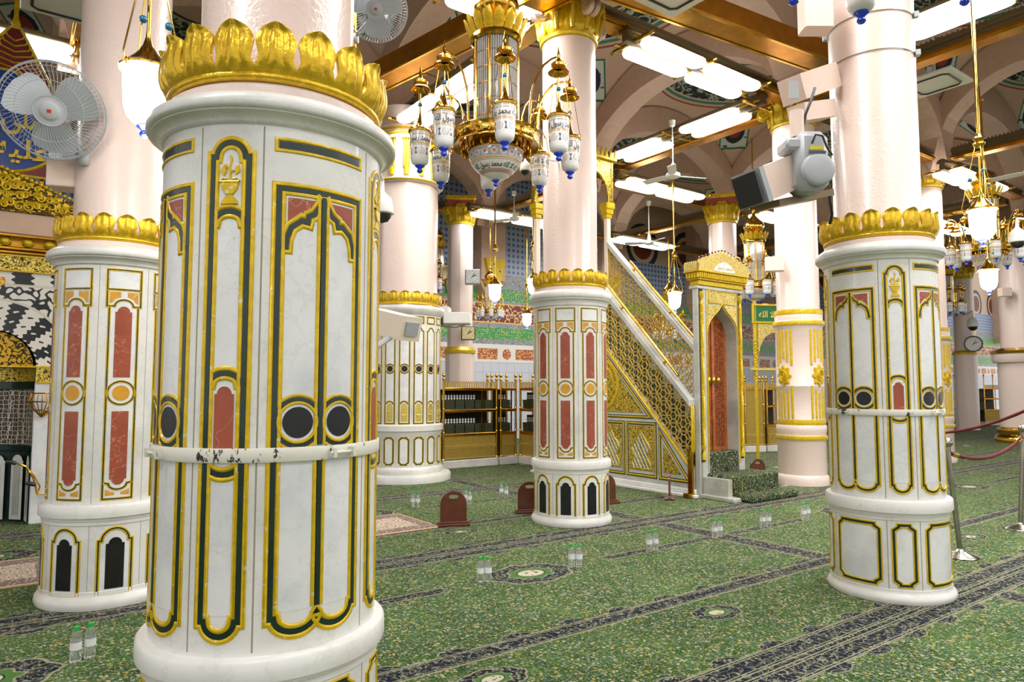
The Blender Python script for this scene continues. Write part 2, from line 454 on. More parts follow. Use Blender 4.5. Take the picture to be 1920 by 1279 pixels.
# ------------------------------------------------------------------ ceiling of painted vaults on the column grid
C0 = (0.723, 8.553); c0u, c0v = uv(C0)
def vault_mat():
    t = NT('painted_vault'); co = t.coord(); sp = t.n('ShaderNodeSeparateXYZ'); t.l(co, sp.inputs[0]); x, y = sp.outputs[0], sp.outputs[1]
    r = t.math('SQRT', t.math('ADD', t.math('MULTIPLY', x, x), t.math('MULTIPLY', y, y)))
    base = sr(206, 176, 154)
    scr = t.ss(t.math('ABSOLUTE', t.math('SUBTRACT', t.noise(co, 9, 4), .5)), .0, .05)
    dk = t.mix(scr, sr(188, 196, 178), sr(20, 40, 42))
    pt = t.mix(t.ss(t.voro(co, 9), .2, .3), sr(60, 84, 104), sr(206, 212, 208))
    c = base
    def ring(a, b, q):
        nonlocal c
        c = t.mix(t.math('MULTIPLY', t.math('GREATER_THAN', r, a), t.math('LESS_THAN', r, b)), c, q)
    ring(0, .16, pt); ring(.16, .18, sr(140, 60, 40)); ring(.30, .33, sr(70, 110, 120)); ring(.52, .545, sr(40, 80, 76)); ring(.56, .76, dk); ring(.775, .80, sr(60, 130, 110)); ring(.82, .835, sr(150, 80, 60))
    # corner medallions
    ax = t.math('SUBTRACT', t.math('ABSOLUTE', x), .74); ay = t.math('SUBTRACT', t.math('ABSOLUTE', y), .74)
    q = t.math('SQRT', t.math('ADD', t.math('MULTIPLY', ax, ax), t.math('MULTIPLY', ay, ay)))
    dia = t.math('ADD', t.math('ABSOLUTE', ax), t.math('ABSOLUTE', ay))
    c = t.mix(t.math('LESS_THAN', dia, .20), c, sr(40, 120, 90)); c = t.mix(t.math('LESS_THAN', dia, .18), c, pt)
    c = t.mix(t.math('LESS_THAN', q, .10), c, sr(24, 40, 50)); c = t.mix(t.math('LESS_THAN', q, .06), c, sr(150, 50, 40))
    t.col(c); t.set(Roughness=.65); return t.m
M['vault'] = vault_mat()
ulines = [-14.8, -9.9, -4.95, 0.0, 5.2, 10.4, 15.4, 20.4, 25.4, 30.4]
vlines = [-12.5, -8.1, -3.7, 0.0, 5.25, 9.7, 13.6]
ZC, HH = 5.95, 3.45
def vz(x, y): return ZC + HH*sqrt(max(0, 1-(x*x+y*y)/2.25))
vm = {}
def vault(cu, cv, a, b):
    mb = MB(); n = 18
    vs = [(-1+2*i/n, -1+2*j/n, vz(-1+2*i/n, -1+2*j/n)) for j in range(n+1) for i in range(n+1)]
    fs = [(j*(n+1)+i, (j+1)*(n+1)+i, (j+1)*(n+1)+i+1, j*(n+1)+i+1) for j in range(n) for i in range(n)]
    mb.add(vs, fs)
    o = vm.get('v')
    if o is None: o = vm['v'] = mb.build('ceiling', M['vault'])
    else: o = o.copy(); COL.objects.link(o)
    struct(o); x, y = xy(c0u+cu, c0v+cv); o.location = (x, y, 0); o.rotation_euler = (0, 0, U); o.scale = (a, b, 1)
def rib(p, q, along_u):
    # pink arch between two column heads: p, q are (u, v) of its ends
    L = (q[0]-p[0]) if along_u else (q[1]-p[1]); mb = MB(); n = 20; w = .26
    prof = []
    for i in range(n+1):
        t_ = -1+2*i/n; zt = vz(t_, 1); zl = zt - .42 - .12*(1-abs(t_))
        if abs(t_) > .86: zl = zt-.42 - (abs(t_)-.86)*3.5
        prof.append((t_*L/2, zl, zt+.12))
    for (a, l0, h0), (b, l1, h1) in zip(prof, prof[1:]):
        vs = [(a, -w, l0), (a, w, l0), (a, w, h0), (a, -w, h0), (b, -w, l1), (b, w, l1), (b, w, h1), (b, -w, h1)]
        mb.add(vs, [(0, 1, 5, 4), (1, 2, 6, 5), (2, 3, 7, 6), (3, 0, 4, 7)])
    o = struct(mb.build('ceiling_rib', M['pinkm'], ang=30)); o.name = 'ceiling'
    cu, cv = (p[0]+q[0])/2, (p[1]+q[1])/2; x, y = xy(c0u+cu, c0v+cv)
    o.location = (x, y, 0); o.rotation_euler = (0, 0, U + (0 if along_u else pi/2))
for i in range(len(ulines)-1):
    for j in range(len(vlines)-1):
        a = (ulines[i+1]-ulines[i])/2; b = (vlines[j+1]-vlines[j])/2
        vault(ulines[i]+a, vlines[j]+b, a, b)
for j, vv_ in enumerate(vlines):
    for i in range(len(ulines)-1): rib((ulines[i], vv_), (ulines[i+1], vv_), True)
for i, uu_ in enumerate(ulines):
    for j in range(len(vlines)-1): rib((uu_, vlines[j]), (uu_, vlines[j+1]), False)

# ------------------------------------------------------------------ far wall with tiles and inscription bands
def wallmat():
    t = NT('far_wall_tiles'); co = t.coord(); sp = t.n('ShaderNodeSeparateXYZ'); t.l(co, sp.inputs[0]); x, z = sp.outputs[0], sp.outputs[2]
    xz = t.n('ShaderNodeCombineXYZ'); t.l(x, xz.inputs[0]); t.l(z, xz.inputs[1]); c2 = xz.outputs[0]
    def scr(scale, w, fg, bgc, stretch=1.0):
        mp = t.n('ShaderNodeMapping'); t.l(c2, mp.inputs[0]); mp.inputs['Scale'].default_value = (1, stretch, 1)
        f = t.math('ABSOLUTE', t.math('SUBTRACT', t.noise(mp.outputs[0], scale, 2, .5), .5))
        return t.mix(t.ss(f, w, w*1.7), fg, bgc)
    # blue tiles
    def fr(a, p): return t.math('SUBTRACT', t.math('FRACT', t.math('DIVIDE', a, p)), .5)
    fx, fz = fr(x, .18), fr(z, .18); d = t.math('SQRT', t.math('ADD', t.math('MULTIPLY', fx, fx), t.math('MULTIPLY', fz, fz)))
    tile = t.mix(t.math('LESS_THAN', d, .36), sr(176, 190, 208), sr(70, 98, 156))
    tile = t.mix(t.math('LESS_THAN', d, .30), tile, sr(110, 136, 190)); tile = t.mix(t.math('LESS_THAN', d, .18), tile, sr(60, 84, 150))
    tile = t.mix(t.math('GREATER_THAN', t.math('MAXIMUM', t.math('ABSOLUTE', fx), t.math('ABSOLUTE', fz)), .47), tile, sr(120, 130, 140))
    pat = scr(24, .04, sr(96, 106, 122), sr(180, 184, 182))
    green = scr(11, .016, sr(214, 206, 110), sr(24, 150, 88), 1.3)
    brown = scr(5.2, .028, sr(232, 200, 150), sr(128, 44, 22), .9)
    plq = scr(13, .03, sr(240, 190, 130), sr(158, 62, 28))
    px = t.math('ABSOLUTE', fr(x, 1.45)); plm = t.math('MULTIPLY', t.math('LESS_THAN', px, .26), t.math('MULTIPLY', t.math('GREATER_THAN', z, 2.50), t.math('LESS_THAN', z, 2.84)))
    px2 = t.math('ABSOLUTE', fr(t.math('ADD', x, .725), 1.45)); zz = t.math('SUBTRACT', z, 2.67)
    cq = t.math('LESS_THAN', t.math('ADD', t.math('MULTIPLY', t.math('MULTIPLY', px2, 1.45), t.math('MULTIPLY', px2, 1.45)), t.math('MULTIPLY', zz, zz)), .028)
    fx2, fz2 = fr(x, .3), fr(z, .3)
    low = t.mix(t.math('GREATER_THAN', t.math('MAXIMUM', t.math('ABSOLUTE', fx2), t.math('ABSOLUTE', fz2)), .46), sr(206, 210, 220), sr(186, 190, 204))
    c = sr(232, 228, 222)
    def band(a, b, q):
        nonlocal c
        c = t.mix(t.math('MULTIPLY', t.math('GREATER_THAN', z, a), t.math('LESS_THAN', z, b)), c, q)
    band(0, 2.42, low); c = t.mix(plm, c, plq); c = t.mix(cq, c, plq)
    band(2.98, 3.14, pat); band(3.14, 3.50, green); band(3.5, 3.64, pat); band(3.64, 3.68, sr(230, 190, 90)); band(3.68, 4.24, brown); band(4.24, 4.28, sr(230, 190, 90))
    band(4.28, 4.36, pat); band(4.36, 4.74, green); band(4.74, 5.2, pat); band(5.2, 9.8, tile); up = t.math('MULTIPLY', t.math('GREATER_THAN', z, 6.3), t.math('GREATER_THAN', x, 2.2)); c = t.mix(up, c, sr(206, 176, 154))
    ay = t.math('SUBTRACT', z, 6.9); ax2 = t.math('MULTIPLY', fr(x, 2.5), 2.5); rr_ = t.math('SQRT', t.math('ADD', t.math('MULTIPLY', ax2, ax2), t.math('MULTIPLY', ay, ay)))
    c = t.mix(t.math('MULTIPLY', up, t.math('MULTIPLY', t.math('GREATER_THAN', rr_, .66), t.math('LESS_THAN', rr_, .86))), c, sr(30, 44, 54))
    c = t.mix(t.math('MULTIPLY', up, t.math('LESS_THAN', rr_, .5)), c, sr(110, 52, 24))
    t.col(c); t.set(Roughness=.35); return t.m
WP = (-.17, 22.0); WU, WV = uv(WP)
mb = MB(); mb.box(-26, 52, 0, .4, 0, 9.8)
wb = struct(mb.build('wall_back', wallmat(), smooth=False)); wb.location = (WP[0], WP[1], 0); wb.rotation_euler = (0, 0, U)
for k in range(11):  # engaged pink piers of the far wall
    s0 = -6.3 + k*5.0
    mb = MB(); mb.box(s0, s0+.9, -.5, 0, 4.9, 9.6)
    mb.prism([(0, 4.9), (.9, 4.9), (.7, 4.5), (.2, 4.5)], lambda a, b: (s0+a, -.4, b), lambda a, b: (s0+a, 0, b))
    o = struct(mb.build('wall_pier', M['pinkm'], smooth=False)); o.name = 'trim_%d' % (k+1); o.parent = wb
    mb = MB(); mb.prism([(.08, 5.55), (.82, 5.55), (.62, 4.75), (.28, 4.75)], lambda a, b: (s0+a, -.62, b), lambda a, b: (s0+a, -.45, b))
    o = mb.build('gold_console', M['gilt'], smooth=False); o.parent = bpy.data.objects.get(o.name) and wb
# ------------------------------------------------------------------ ornament profiles
def tri(mbg, mbn, pts, m, wg, wn, closed=False, hg=.006, hn=.003, mx=.04, tee=False):
    ribbon(mbn, pts, [(-wn/2-.001, -.002), (-wn/2, hn), (wn/2, hn), (wn/2+.001, -.002)], m, closed, mx)
    o = wn/2 + wg/2
    ribbon(mbg, pts, bead(wg, hg, o), m, closed, mx); ribbon(mbg, pts, bead(wg, hg, -o), m, closed, mx)
def flip(pts): return [(-s, z) for s, z in pts][::-1]
def shift(pts, ds, dz=0): return [(s+ds, z+dz) for s, z in pts]

def clamp(m, a, b): return lambda s, z, o: m(min(max(s, a), b), z, o)
def tee(mbg, mbn, pts, m, wg, wn, a, b, hg=.006, hn=.003):
    "a cross moulding whose gilt beads stop at the side mouldings"
    ribbon(mbn, pts, [(-wn/2-.001, -.002), (-wn/2, hn+.0005), (wn/2, hn+.0005), (wn/2+.001, -.002)], m, False)
    o = wn/2 + wg/2; mc_ = clamp(m, a, b)
    ribbon(mbg, pts, bead(wg, hg, o), mc_); ribbon(mbg, pts, bead(wg, hg, -o), mc_)
def leaf_crown(R, z, n, hgt, parent, rs=1.0):
    "ring of gilded acanthus leaves standing round a shaft, joined at the foot"
    mb = MB(); K = 18; J = 14; pitch = 2*pi/n
    mb.lathe([(R-.03, z), (R+.012, z-.004), (R+.024, z+.008), (R+.024, z+.022), (R+.012, z+.034), (R-.03, z+.034)], 80)
    for i in range(n):
        a0 = pitch*i; vs = []
        for j in range(K+1):
            t = sin(pi/2*j/K); zz = z+.015+hgt*t*.88
            if t < .20: w = .5
            elif t < .66: w = .5 - .115*sin(min(1, (t-.22)/.12)*pi/2)*(1-(t-.22)/.46)**.7
            else: w = .5*sqrt(max(0.0, 1-((t-.64)/.362)**2.2))*.97
            rr = R + .010 + .028*sin(pi*min(1, t*1.15)) + .045*t**4
            for k in range(J+1):
                q = -1+2*k/J; aq = abs(q)
                rel = (.012*(1-aq**4) - .012*math.exp(-((aq-.42+.1*t)/.10)**2)*min(1, t*5) + .006*math.exp(-(q/.12)**2)) * (1 if t > .15 else t/.15) * (1-.75*t**6)
                vs.append(((rr+rel)*cos(a0+q*w*pitch), (rr+rel)*sin(a0+q*w*pitch), zz - .006*aq**2*max(0, t-.3)))
        fs = [(j*(J+1)+k, j*(J+1)+k+1, (j+1)*(J+1)+k+1, (j+1)*(J+1)+k) for j in range(K) for k in range(J)]
        nb = len(vs); vs += [((hypot(x, y)-.016)*x/hypot(x, y), (hypot(x, y)-.016)*y/hypot(x, y), zz) for x, y, zz in vs]
        fs += [(a+nb, d+nb, c+nb, b+nb) for a, b, c, d in fs]
        ed = [(j*(J+1), (j+1)*(J+1)) for j in range(K)] + [((j+1)*(J+1)+J, j*(J+1)+J) for j in range(K)] + [(K*(J+1)+k, K*(J+1)+k+1) for k in range(J)]
        fs += [(b, a, a+nb, b+nb) for a, b in ed]
        mb.add(vs, fs)
    return mb.build('leaf_crown', M['leafgold'], parent, ang=60)

def vase(mb, m, s0, z0, k, h=.007):
    "raised gilt vase with a three-leaved sprig; z0 foot, k height"
    P = lambda pts: [(s0+a*k*.56, z0+b*k) for a, b in pts]
    def slab(pts, hh=h):
        pp = P(pts); fill(mb, pp, m, hh, .03); ribbon(mb, pp, [(-.0025, 0), (-.001, hh), (.001, hh)], m, True)
    slab([(-.30, 0), (.30, 0), (.26, .06), (.12, .14), (.08, .2), (-.08, .2), (-.12, .14), (-.26, .06)])
    slab([(-.12, .2), (.12, .2), (.26, .3), (.31, .42), (-.31, .42), (-.26, .3)], h*1.5)
    ribbon(mb, P([(-.34, .44), (.34, .44)]), bead(.03*k/.2*.6, h*1.8), m)
    for sg in (-1, 1):
        ribbon(mb, P([(0, .42), (sg*.08, .5), (sg*.22, .52), (sg*.36, .46)]), bead(.04*k, h), m)
    ribbon(mb, P([(0, .42), (0, .6), (-.02, .74), (.05, .9), (.0, .99)]), bead(.05*k, h), m)
    ribbon(mb, P([(0, .6), (.12, .68), (.2, .66)]), bead(.035*k, h), m); ribbon(mb, P([(0, .66), (-.14, .78), (-.18, .66)]), bead(.035*k, h), m)
    slab([(.22, .6), (.34, .66), (.30, .78), (.18, .74)]); slab([(-.34, .66), (-.22, .58), (-.14, .66), (-.22, .78)])

def torus_prof(pts): return pts
BODY_PROF = lambda R: [(R*1.09, 0), (R*1.115, .03), (R*1.10, .06), (R*1.06, .085), (R*1.04, .10), (R*1.04, .125), (R*1.03, .13), (R*1.03, .60),
    (R*1.045, .605), (R*1.045, .63), (R*1.055, .635), (R*1.055, .655), (R*1.10, .66), (R*1.105, .68), (R*1.10, .735), (R*1.085, .745), (R, .75), (R, 2.575),
    (R*1.03, 2.58), (R*1.04, 2.60), (R*1.045, 2.615), (R*1.08, 2.64), (R*1.12, 2.652), (R*1.12, 2.662), (R*1.145, 2.67), (R*1.16, 2.69), (R*1.16, 2.715), (R*1.14, 2.74), (R*1.07, 2.765), (R*.98, 2.775)]

def column(name, label, cx, cy, R, Rs, dz=lambda z: z, top=6.0, rot=0.0, seams=8, prof=None, neck=2.775, crown=(18, .2), group=None):
    rz = atan2(-cy, -cx) + radians(rot)
    t = thing('marble_column', label, 'column', (cx, cy, 0), rz, group)
    pr = [(r, dz(z)) for r, z in (prof or BODY_PROF(R))]
    mb = MB(); mb.lathe(pr, 96); b = mb.build('marble_casing', M['marble_old'], t)
    nk = dz(neck)
    mb = MB(); mb.lathe([(R*.98, nk-.02), (R*.99, nk), (R*.985, nk+.03), (R*.94, nk+.045), (R*.88, nk+.10), (Rs*1.04, nk+.12), (Rs, nk+.14), (Rs, top)], 72)
    mb.build('shaft', M['pink'], t)
    leaf_crown(R*.94, dz(2.815), crown[0], dz(3.02)-dz(2.815), t)
    return t

def niche(hw, z0, z1, st=.012, n=10):
    "outline: rectangle whose top is a stepped round arch reaching z1"
    r = hw-st; zs = z1-r
    return [(-hw, z0), (hw, z0), (hw, zs)] + arc(0, zs, r, 0, 180, n) + [(-hw, zs)]
def scooped(hw, z0, z1, st=.012, n=10, depth=None):
    d = depth or (hw-st)*.75
    return [(-hw, z1)] + [(-hw, z0+d), (-hw+st, z0+d)] + arc(0, z0+d, hw-st, 180, 360, n, d)[1:] + [(hw, z0+d), (hw, z1)]

def paint(t, name, fg=None, fn=None):
    "one inlay panel: gilt mouldings with its green border as a sub-part"
    pass

# ---- design of the two big columns: vase panels alternating with double panels
def vase_panel(t, R, ang, dz, w=None):
    m0 = cmap(R); s0 = radians(ang)*R; m = lambda s, z, o: m0(s+s0, dz(z), o)
    g = MB(); n = MB(); w = w or dict(wg=.018, wn=.017); hw = .067; L_ = hw-w['wn']/2-w['wg']*.5
    out = [(-hw, 1.42), (-hw, 2.455), (-hw+.013, 2.455)] + arc(0, 2.455, hw-.013, 180, 0, 12)[1:] + [(hw, 2.455), (hw, 1.42)]
    tri(g, n, out, m, **w)
    tee(g, n, [(-hw, 2.215), (-hw+.013, 2.215)] + arc(0, 2.215, hw-.013, 180, 0, 12, .036)[1:] + [(hw, 2.215)], m, a=-L_, b=L_, **w)
    tee(g, n, [(-hw, 1.665), (-hw+.013, 1.665)] + arc(0, 1.665, hw-.013, 180, 0, 12, .034)[1:] + [(hw, 1.665)], m, a=-L_, b=L_, **w)
    low = [(-hw, 1.40)] + [(-hw, .86), (-hw+.012, .86)] + arc(0, .86, hw-.012, 180, 360, 12, .048)[1:] + [(hw, .86), (hw, 1.40)]
    tri(g, n, low, m, **w)
    tee(g, n, [(-hw, 1.385)] + arc(0, 1.385, hw-.005, 180, 360, 10, .04) + [(hw, 1.385)], m, a=-L_, b=L_, **w)
    p = MB(); fill(p, [(-hw, .88), (hw, .88), (hw, 2.44), (0, 2.5), (-hw, 2.44)], m, .001)
    po = p.build('vase_panel', M['marble'], t)
    g.build('gilt_moulding', M['gilt'], po); n.build('green_border', M['green'], po)
    q = MB(); fill(q, niche(.036, 1.40, 1.652, .009), m, .003); q.build('red_inset', M['red'], po)
    q = MB(); vase(q, m, 0, 2.277, .185); q.build('gilt_vase', M['gilt'], po)
def double_panel(t, R, ang, dz, w=None):
    m0 = cmap(R); s0 = radians(ang)*R; m = lambda s, z, o: m0(s+s0, dz(z), o)
    g = MB(); n = MB(); w = w or dict(wg=.018, wn=.017); W_ = .1675; e0 = w['wn']/2+w['wg']*.3; e1 = W_-w['wn']/2-w['wg']*.3
    a1 = arc(-.0785, .86, .0765, 180, 360, 12, .05); a2 = arc(.0785, .86, .0765, 180, 360, 12, .05)
    top = [(-W_, 2.345), (W_, 2.345)]
    outer = top + [(W_, 1.42)]
    tri(g, n, [(-W_, 1.42), (-W_, 2.345), (W_, 2.345), (W_, 1.42)], m, **w)
    tri(g, n, [(-W_, 1.40), (-W_, .86)] + a1 + [(0, .867)] + a2 + [(W_, .86), (W_, 1.40)], m, **w)
    tri(g, n, [(0, 2.33), (0, 1.44)], m, hn=.006, **w); tri(g, n, [(0, 1.40), (0, .885)], m, hn=.006, **w)
    og = [(-W_, 2.135), (-W_+.028, 2.135), (-W_+.030, 2.165), (-W_+.045, 2.205), (-.085, 2.232), (-.062, 2.228), (-.058, 2.25), (-.035, 2.262), (-.012, 2.30), (-.002, 2.335)]
    tee(g, n, og, m, a=-e1, b=-e0, **w); tee(g, n, flip(og), m, a=e0, b=e1, **w)
    po_ = MB(); fill(po_, [(-W_, .88), (W_, .88), (W_, 2.33), (-W_, 2.33)], m, .001); po = po_.build('double_panel', M['marble'], t)
    r = MB(); sp = [(-.135, 2.312), (-.135, 2.215), (-.12, 2.238), (-.09, 2.262), (-.07, 2.262), (-.05, 2.278), (-.033, 2.292), (-.03, 2.312)]
    fill(r, sp, m, .003); fill(r, flip(sp), m, .003)
    for sgn in (-1, 1):
        c = .0835*sgn; zc = 1.522; mq = clamp(m, e0, e1) if sgn > 0 else clamp(m, -e1, -e0); mr = clamp(m, 0, W_) if sgn > 0 else clamp(m, -W_, 0)
        ribbon(g, circ(c, zc, .0715), bead(.013, .007), m, True); ribbon(n, circ(c, zc, .0845), [(-.0075, 0), (-.006, .004), (.006, .004), (.0075, 0)], mr, True)
        ribbon(g, arc(c, zc, .098, 148, 32, 14), bead(.012, .006), mq); ribbon(g, arc(c, zc, .098, 212, 262, 6), bead(.012, .006), mq); ribbon(g, arc(c, zc, .098, 278, 328, 6), bead(.012, .006), mq)
        b = MB(); fill(b, circ(c, zc, .056, 32), m, .003, .02); b.build('black_disc', M['black'], po)
    g.build('gilt_moulding', M['gilt'], po); n.build('green_border', M['green'], po); r.build('red_inset', M['red'], po)
    s = MB(); fill(s, [(-.172, 2.498), (.172, 2.498), (.172, 2.526), (-.172, 2.526)], m, .002); sl = s.build('green_slot', M['green'], t)
    s = MB(); ribbon(s, [(-.18, 2.49), (.18, 2.49), (.18, 2.534), (-.18, 2.534)], bead(.014, .006), m, True); s.build('gilt_moulding', M['gilt'], sl)
def octa(hw, z0, z1, c=.035):
    return [(-hw+c, z0), (hw-c, z0), (hw-c, z0+.012), (hw, z0+c), (hw, z1-c), (hw-c, z1-.012), (hw-c, z1), (-hw+c, z1), (-hw+c, z1-.012), (-hw, z1-c), (-hw, z0+c), (-hw+c, z0+.012)]
def plinth_frame(t, R, ang, hw, z0, z1, dz=lambda z: z):
    m0 = cmap(R); s0 = radians(ang)*R; m = lambda s, z, o: m0(s+s0, dz(z), o)
    g = MB(); n = MB(); tri(g, n, octa(hw, z0, z1), m, .012, .014, True)
    f = MB(); fill(f, [(-hw+.03, z0), (hw-.03, z0), (hw, z0+.03), (hw, z1-.03), (hw-.03, z1), (-hw+.03, z1), (-hw, z1-.03), (-hw, z0+.03)], m, .001)
    po = f.build('plinth_panel', M['marble'], t); g.build('gilt_moulding', M['gilt'], po); n.build('green_border', M['green'], po)
def seams(t, R, angs, z0, z1, w=.003):
    mb = MB(); m = cmap(R)
    for a in angs:
        s = radians(a)*R; ribbon(mb, [(s, z0), (s, z1)], [(-w, .0), (0, .0012), (w, .0)], m)
    return mb.build('slab_joint', M['joint'], t)
def iron_band(t, R, dz, z0=1.385, z1=1.435, bolts=(-70, 20, 110, 200)):
    mb = MB(); r = R+.004; z0, z1 = dz(z0), dz(z1)
    mb.lathe([(r, z0), (r+.008, z0), (r+.011, z0+.006), (r+.011, z1-.006), (r+.008, z1), (r, z1)], 96)
    o = mb.build('iron_band', M['iron'], t)
    for a in bolts:
        b = MB(); c, s = cos(radians(a)), sin(radians(a)); q = Vector((c, s, 0)); tt = Vector((-s, c, 0)); z = (z0+z1)/2
        p = q*(R+.03)
        for k in (-.045, .045):
            x = p+tt*k; b.beam((x - q*.025)+Vector((0, 0, z)), (x + q*.012)+Vector((0, 0, z)), .012, .034)
        b.tube([p-tt*.06+Vector((0, 0, z)), p+tt*.06+Vector((0, 0, z))], .006, 8)
        b.build('clamp_bolt', M['iron'], o)

def zmap(tb):
    def f(z):
        for (a, p), (b, q) in zip(tb, tb[1:]):
            if z <= b: return p+(q-p)*(z-a)/(b-a)
        return tb[-1][1]+z-tb[-1][0]
    return f
ZN = [(0, 0), (.165, .10), (.57, .50), (.66, .575), (.75, .655), (.79, .703), (1.385, 1.333), (1.522, 1.475), (1.72, 1.675), (2.27, 2.268), (2.545, 2.54), (2.58, 2.582), (2.69, 2.63), (2.765, 2.69), (2.82, 2.76), (3.02, 2.975)]
ZR = [(0, 0), (.165, .13), (.575, .58), (1.0, 1.01), (1.4, 1.405), (1.72, 1.71), (2.27, 2.296), (2.545, 2.568), (2.58, 2.598), (2.69, 2.66), (2.765, 2.73), (2.82, 2.79), (3.02, 3.0)]
ZL = [(0, 0), (.79, .785), (1.595, 1.564), (2.262, 2.214), (2.54, 2.489), (2.58, 2.53), (2.69, 2.60), (2.765, 2.665), (2.82, 2.72), (3.02, 2.925)]
def big_column(label, cx, cy, R, Rs, dz, rot, top, bolts, w=None):
    t = column('marble_column', label, cx, cy, R, Rs, dz=dz, top=top, rot=rot)
    for k in range(4):
        vase_panel(t, R, k*90, dz, w); double_panel(t, R, k*90+45, dz, w)
        plinth_frame(t, R*1.03, k*90, .072, .165, .57, dz); plinth_frame(t, R*1.03, k*90+45, .165, .165, .57, dz)
    seams(t, R, [k*90+s for k in range(4) for s in (-15.5, 15.5)], dz(.76), dz(2.57))
    seams(t, R*1.03, [k*90+s for k in range(4) for s in (-15.5, 15.5)], dz(.13), dz(.60))
    iron_band(t, R, dz, bolts=bolts)
    return t
NCOL = big_column('largest white marble column in front with green, gold and black disc inlay and iron band', -1.017, 2.939, .436, .314, zmap(ZN), -21.5, 6.3, (-41, 56, 150, 240))
RCOL = big_column('white marble column at the right with vase panel and chipped iron band', 3.029, 5.674, .413, .325, zmap(ZR), 14.5, 6.4, (-52, 40, 130, 220), dict(wg=.0135, wn=.010))

# ---- design of the red-panel columns
def red_panel(t, R, ang, dz):
    m0 = cmap(R); s0 = radians(ang)*R; m = lambda s, z, o: m0(s+s0, dz(z), o)
    g = MB(); n = MB(); w = dict(wg=.0075, wn=.007, hg=.004, hn=.002)
    H = .113; h = .096
    tri(g, n, [(-H, 2.54), (H, 2.54), (H, 2.39), (-H, 2.39)], m, closed=True, **w)
    tri(g, n, [(-H, 2.39), (-H, 2.262), (-.075, 2.262)] + arc(0, 2.262, .062, 180, 0, 10, .05) + [(.075, 2.262), (H, 2.262), (H, 2.39)], m, **w)
    ar = [(-h, .80), (h, .80)]
    tri(g, n, [(-h, 2.262), (-h, .79), (h, .79), (h, 2.262)], m, **w)
    ring = circ(0, 1.595, .089)
    tri(g, n, ring, m, closed=True, **w)
    tri(g, n, [(-h, .915), (-.07, .905)] + arc(0, .905, .06, 180, 360, 10, .045) + [(.07, .905), (h, .915)], m, **w)
    f = MB(); fill(f, [(-h, .79), (h, .79), (h, 2.55), (-h, 2.55)], m, .001); po = f.build('inlay_panel', M['marble'], t)
    g.build('gilt_moulding', M['gilt'], po); n.build('green_border', M['green'], po)
    r = MB(); fill(r, niche(.056, 1.715, 2.262, .014), m, .003); r.build('red_inset', M['red'], po)
    lo = [(-s, 3.16-z) for s, z in niche(.056, 1.705, 2.265, .014)]
    r = MB(); fill(r, lo, m, .003); r.build('red_inset', M['red'], po)
    r = MB(); fill(r, circ(0, 1.595, .058), m, .003, .02)
    for sg in (-1, 1):
        a = [(sg*.095, 2.372), (sg*.022, 2.372), (sg*.022, 2.335), (sg*.06, 2.318), (sg*.078, 2.29), (sg*.095, 2.285)]
        fill(r, a, m, .003); b = [(sg*.078, .815), (sg*.02, .82), (sg*.02, .838), (sg*.078, .862)]; fill(r, b, m, .003)
    r.build('amber_inset', M['orange'], po)
def black_niche(t, R, ang, z0, z1, hw=.108, dz=lambda z: z):
    m0 = cmap(R); s0 = radians(ang)*R; m = lambda s, z, o: m0(s+s0, dz(z), o)
    g = MB(); n = MB(); tri(g, n, niche(hw, z0, z1, .02, 14), m, .011, .008, True, .005, .002)
    f = MB(); fill(f, niche(hw, z0, z1, .02, 14), m, .001); po = f.build('niche_panel', M['marble'], t)
    g.build('gilt_moulding', M['gilt'], po); n.build('green_border', M['green'], po)
    b = MB(); fill(b, niche(hw*.56, z0+.05, z1-.065, .017, 12), m, .003); b.build('black_inset', M['black'], po)
def red_column(label, cx, cy, R, Rs, cnt, rot, top, dz=lambda z: z):
    t = column('marble_column', label, cx, cy, R, Rs, top=top, rot=rot, dz=dz)
    for k in range(cnt):
        a = k*360/cnt; red_panel(t, R, a, dz); black_niche(t, R*1.03, a, .09, .575, dz=dz)
    seams(t, R, [(k+.5)*360/cnt for k in range(cnt)], dz(.76), dz(2.57), .002); seams(t, R*1.03, [(k+.5)*360/cnt for k in range(cnt)], .13, .60, .002)
    return t
CCOL = red_column('white marble column with red panels in the middle, beside the stepped pulpit', .723, 8.553, .44, .335, 9, -8.2, 6.0)
LCOL = red_column('white marble column with red and amber panels at the left, before the black arch', -3.178, 5.546, .425, .325, 8, 6.4, 6.4, zmap(ZL))

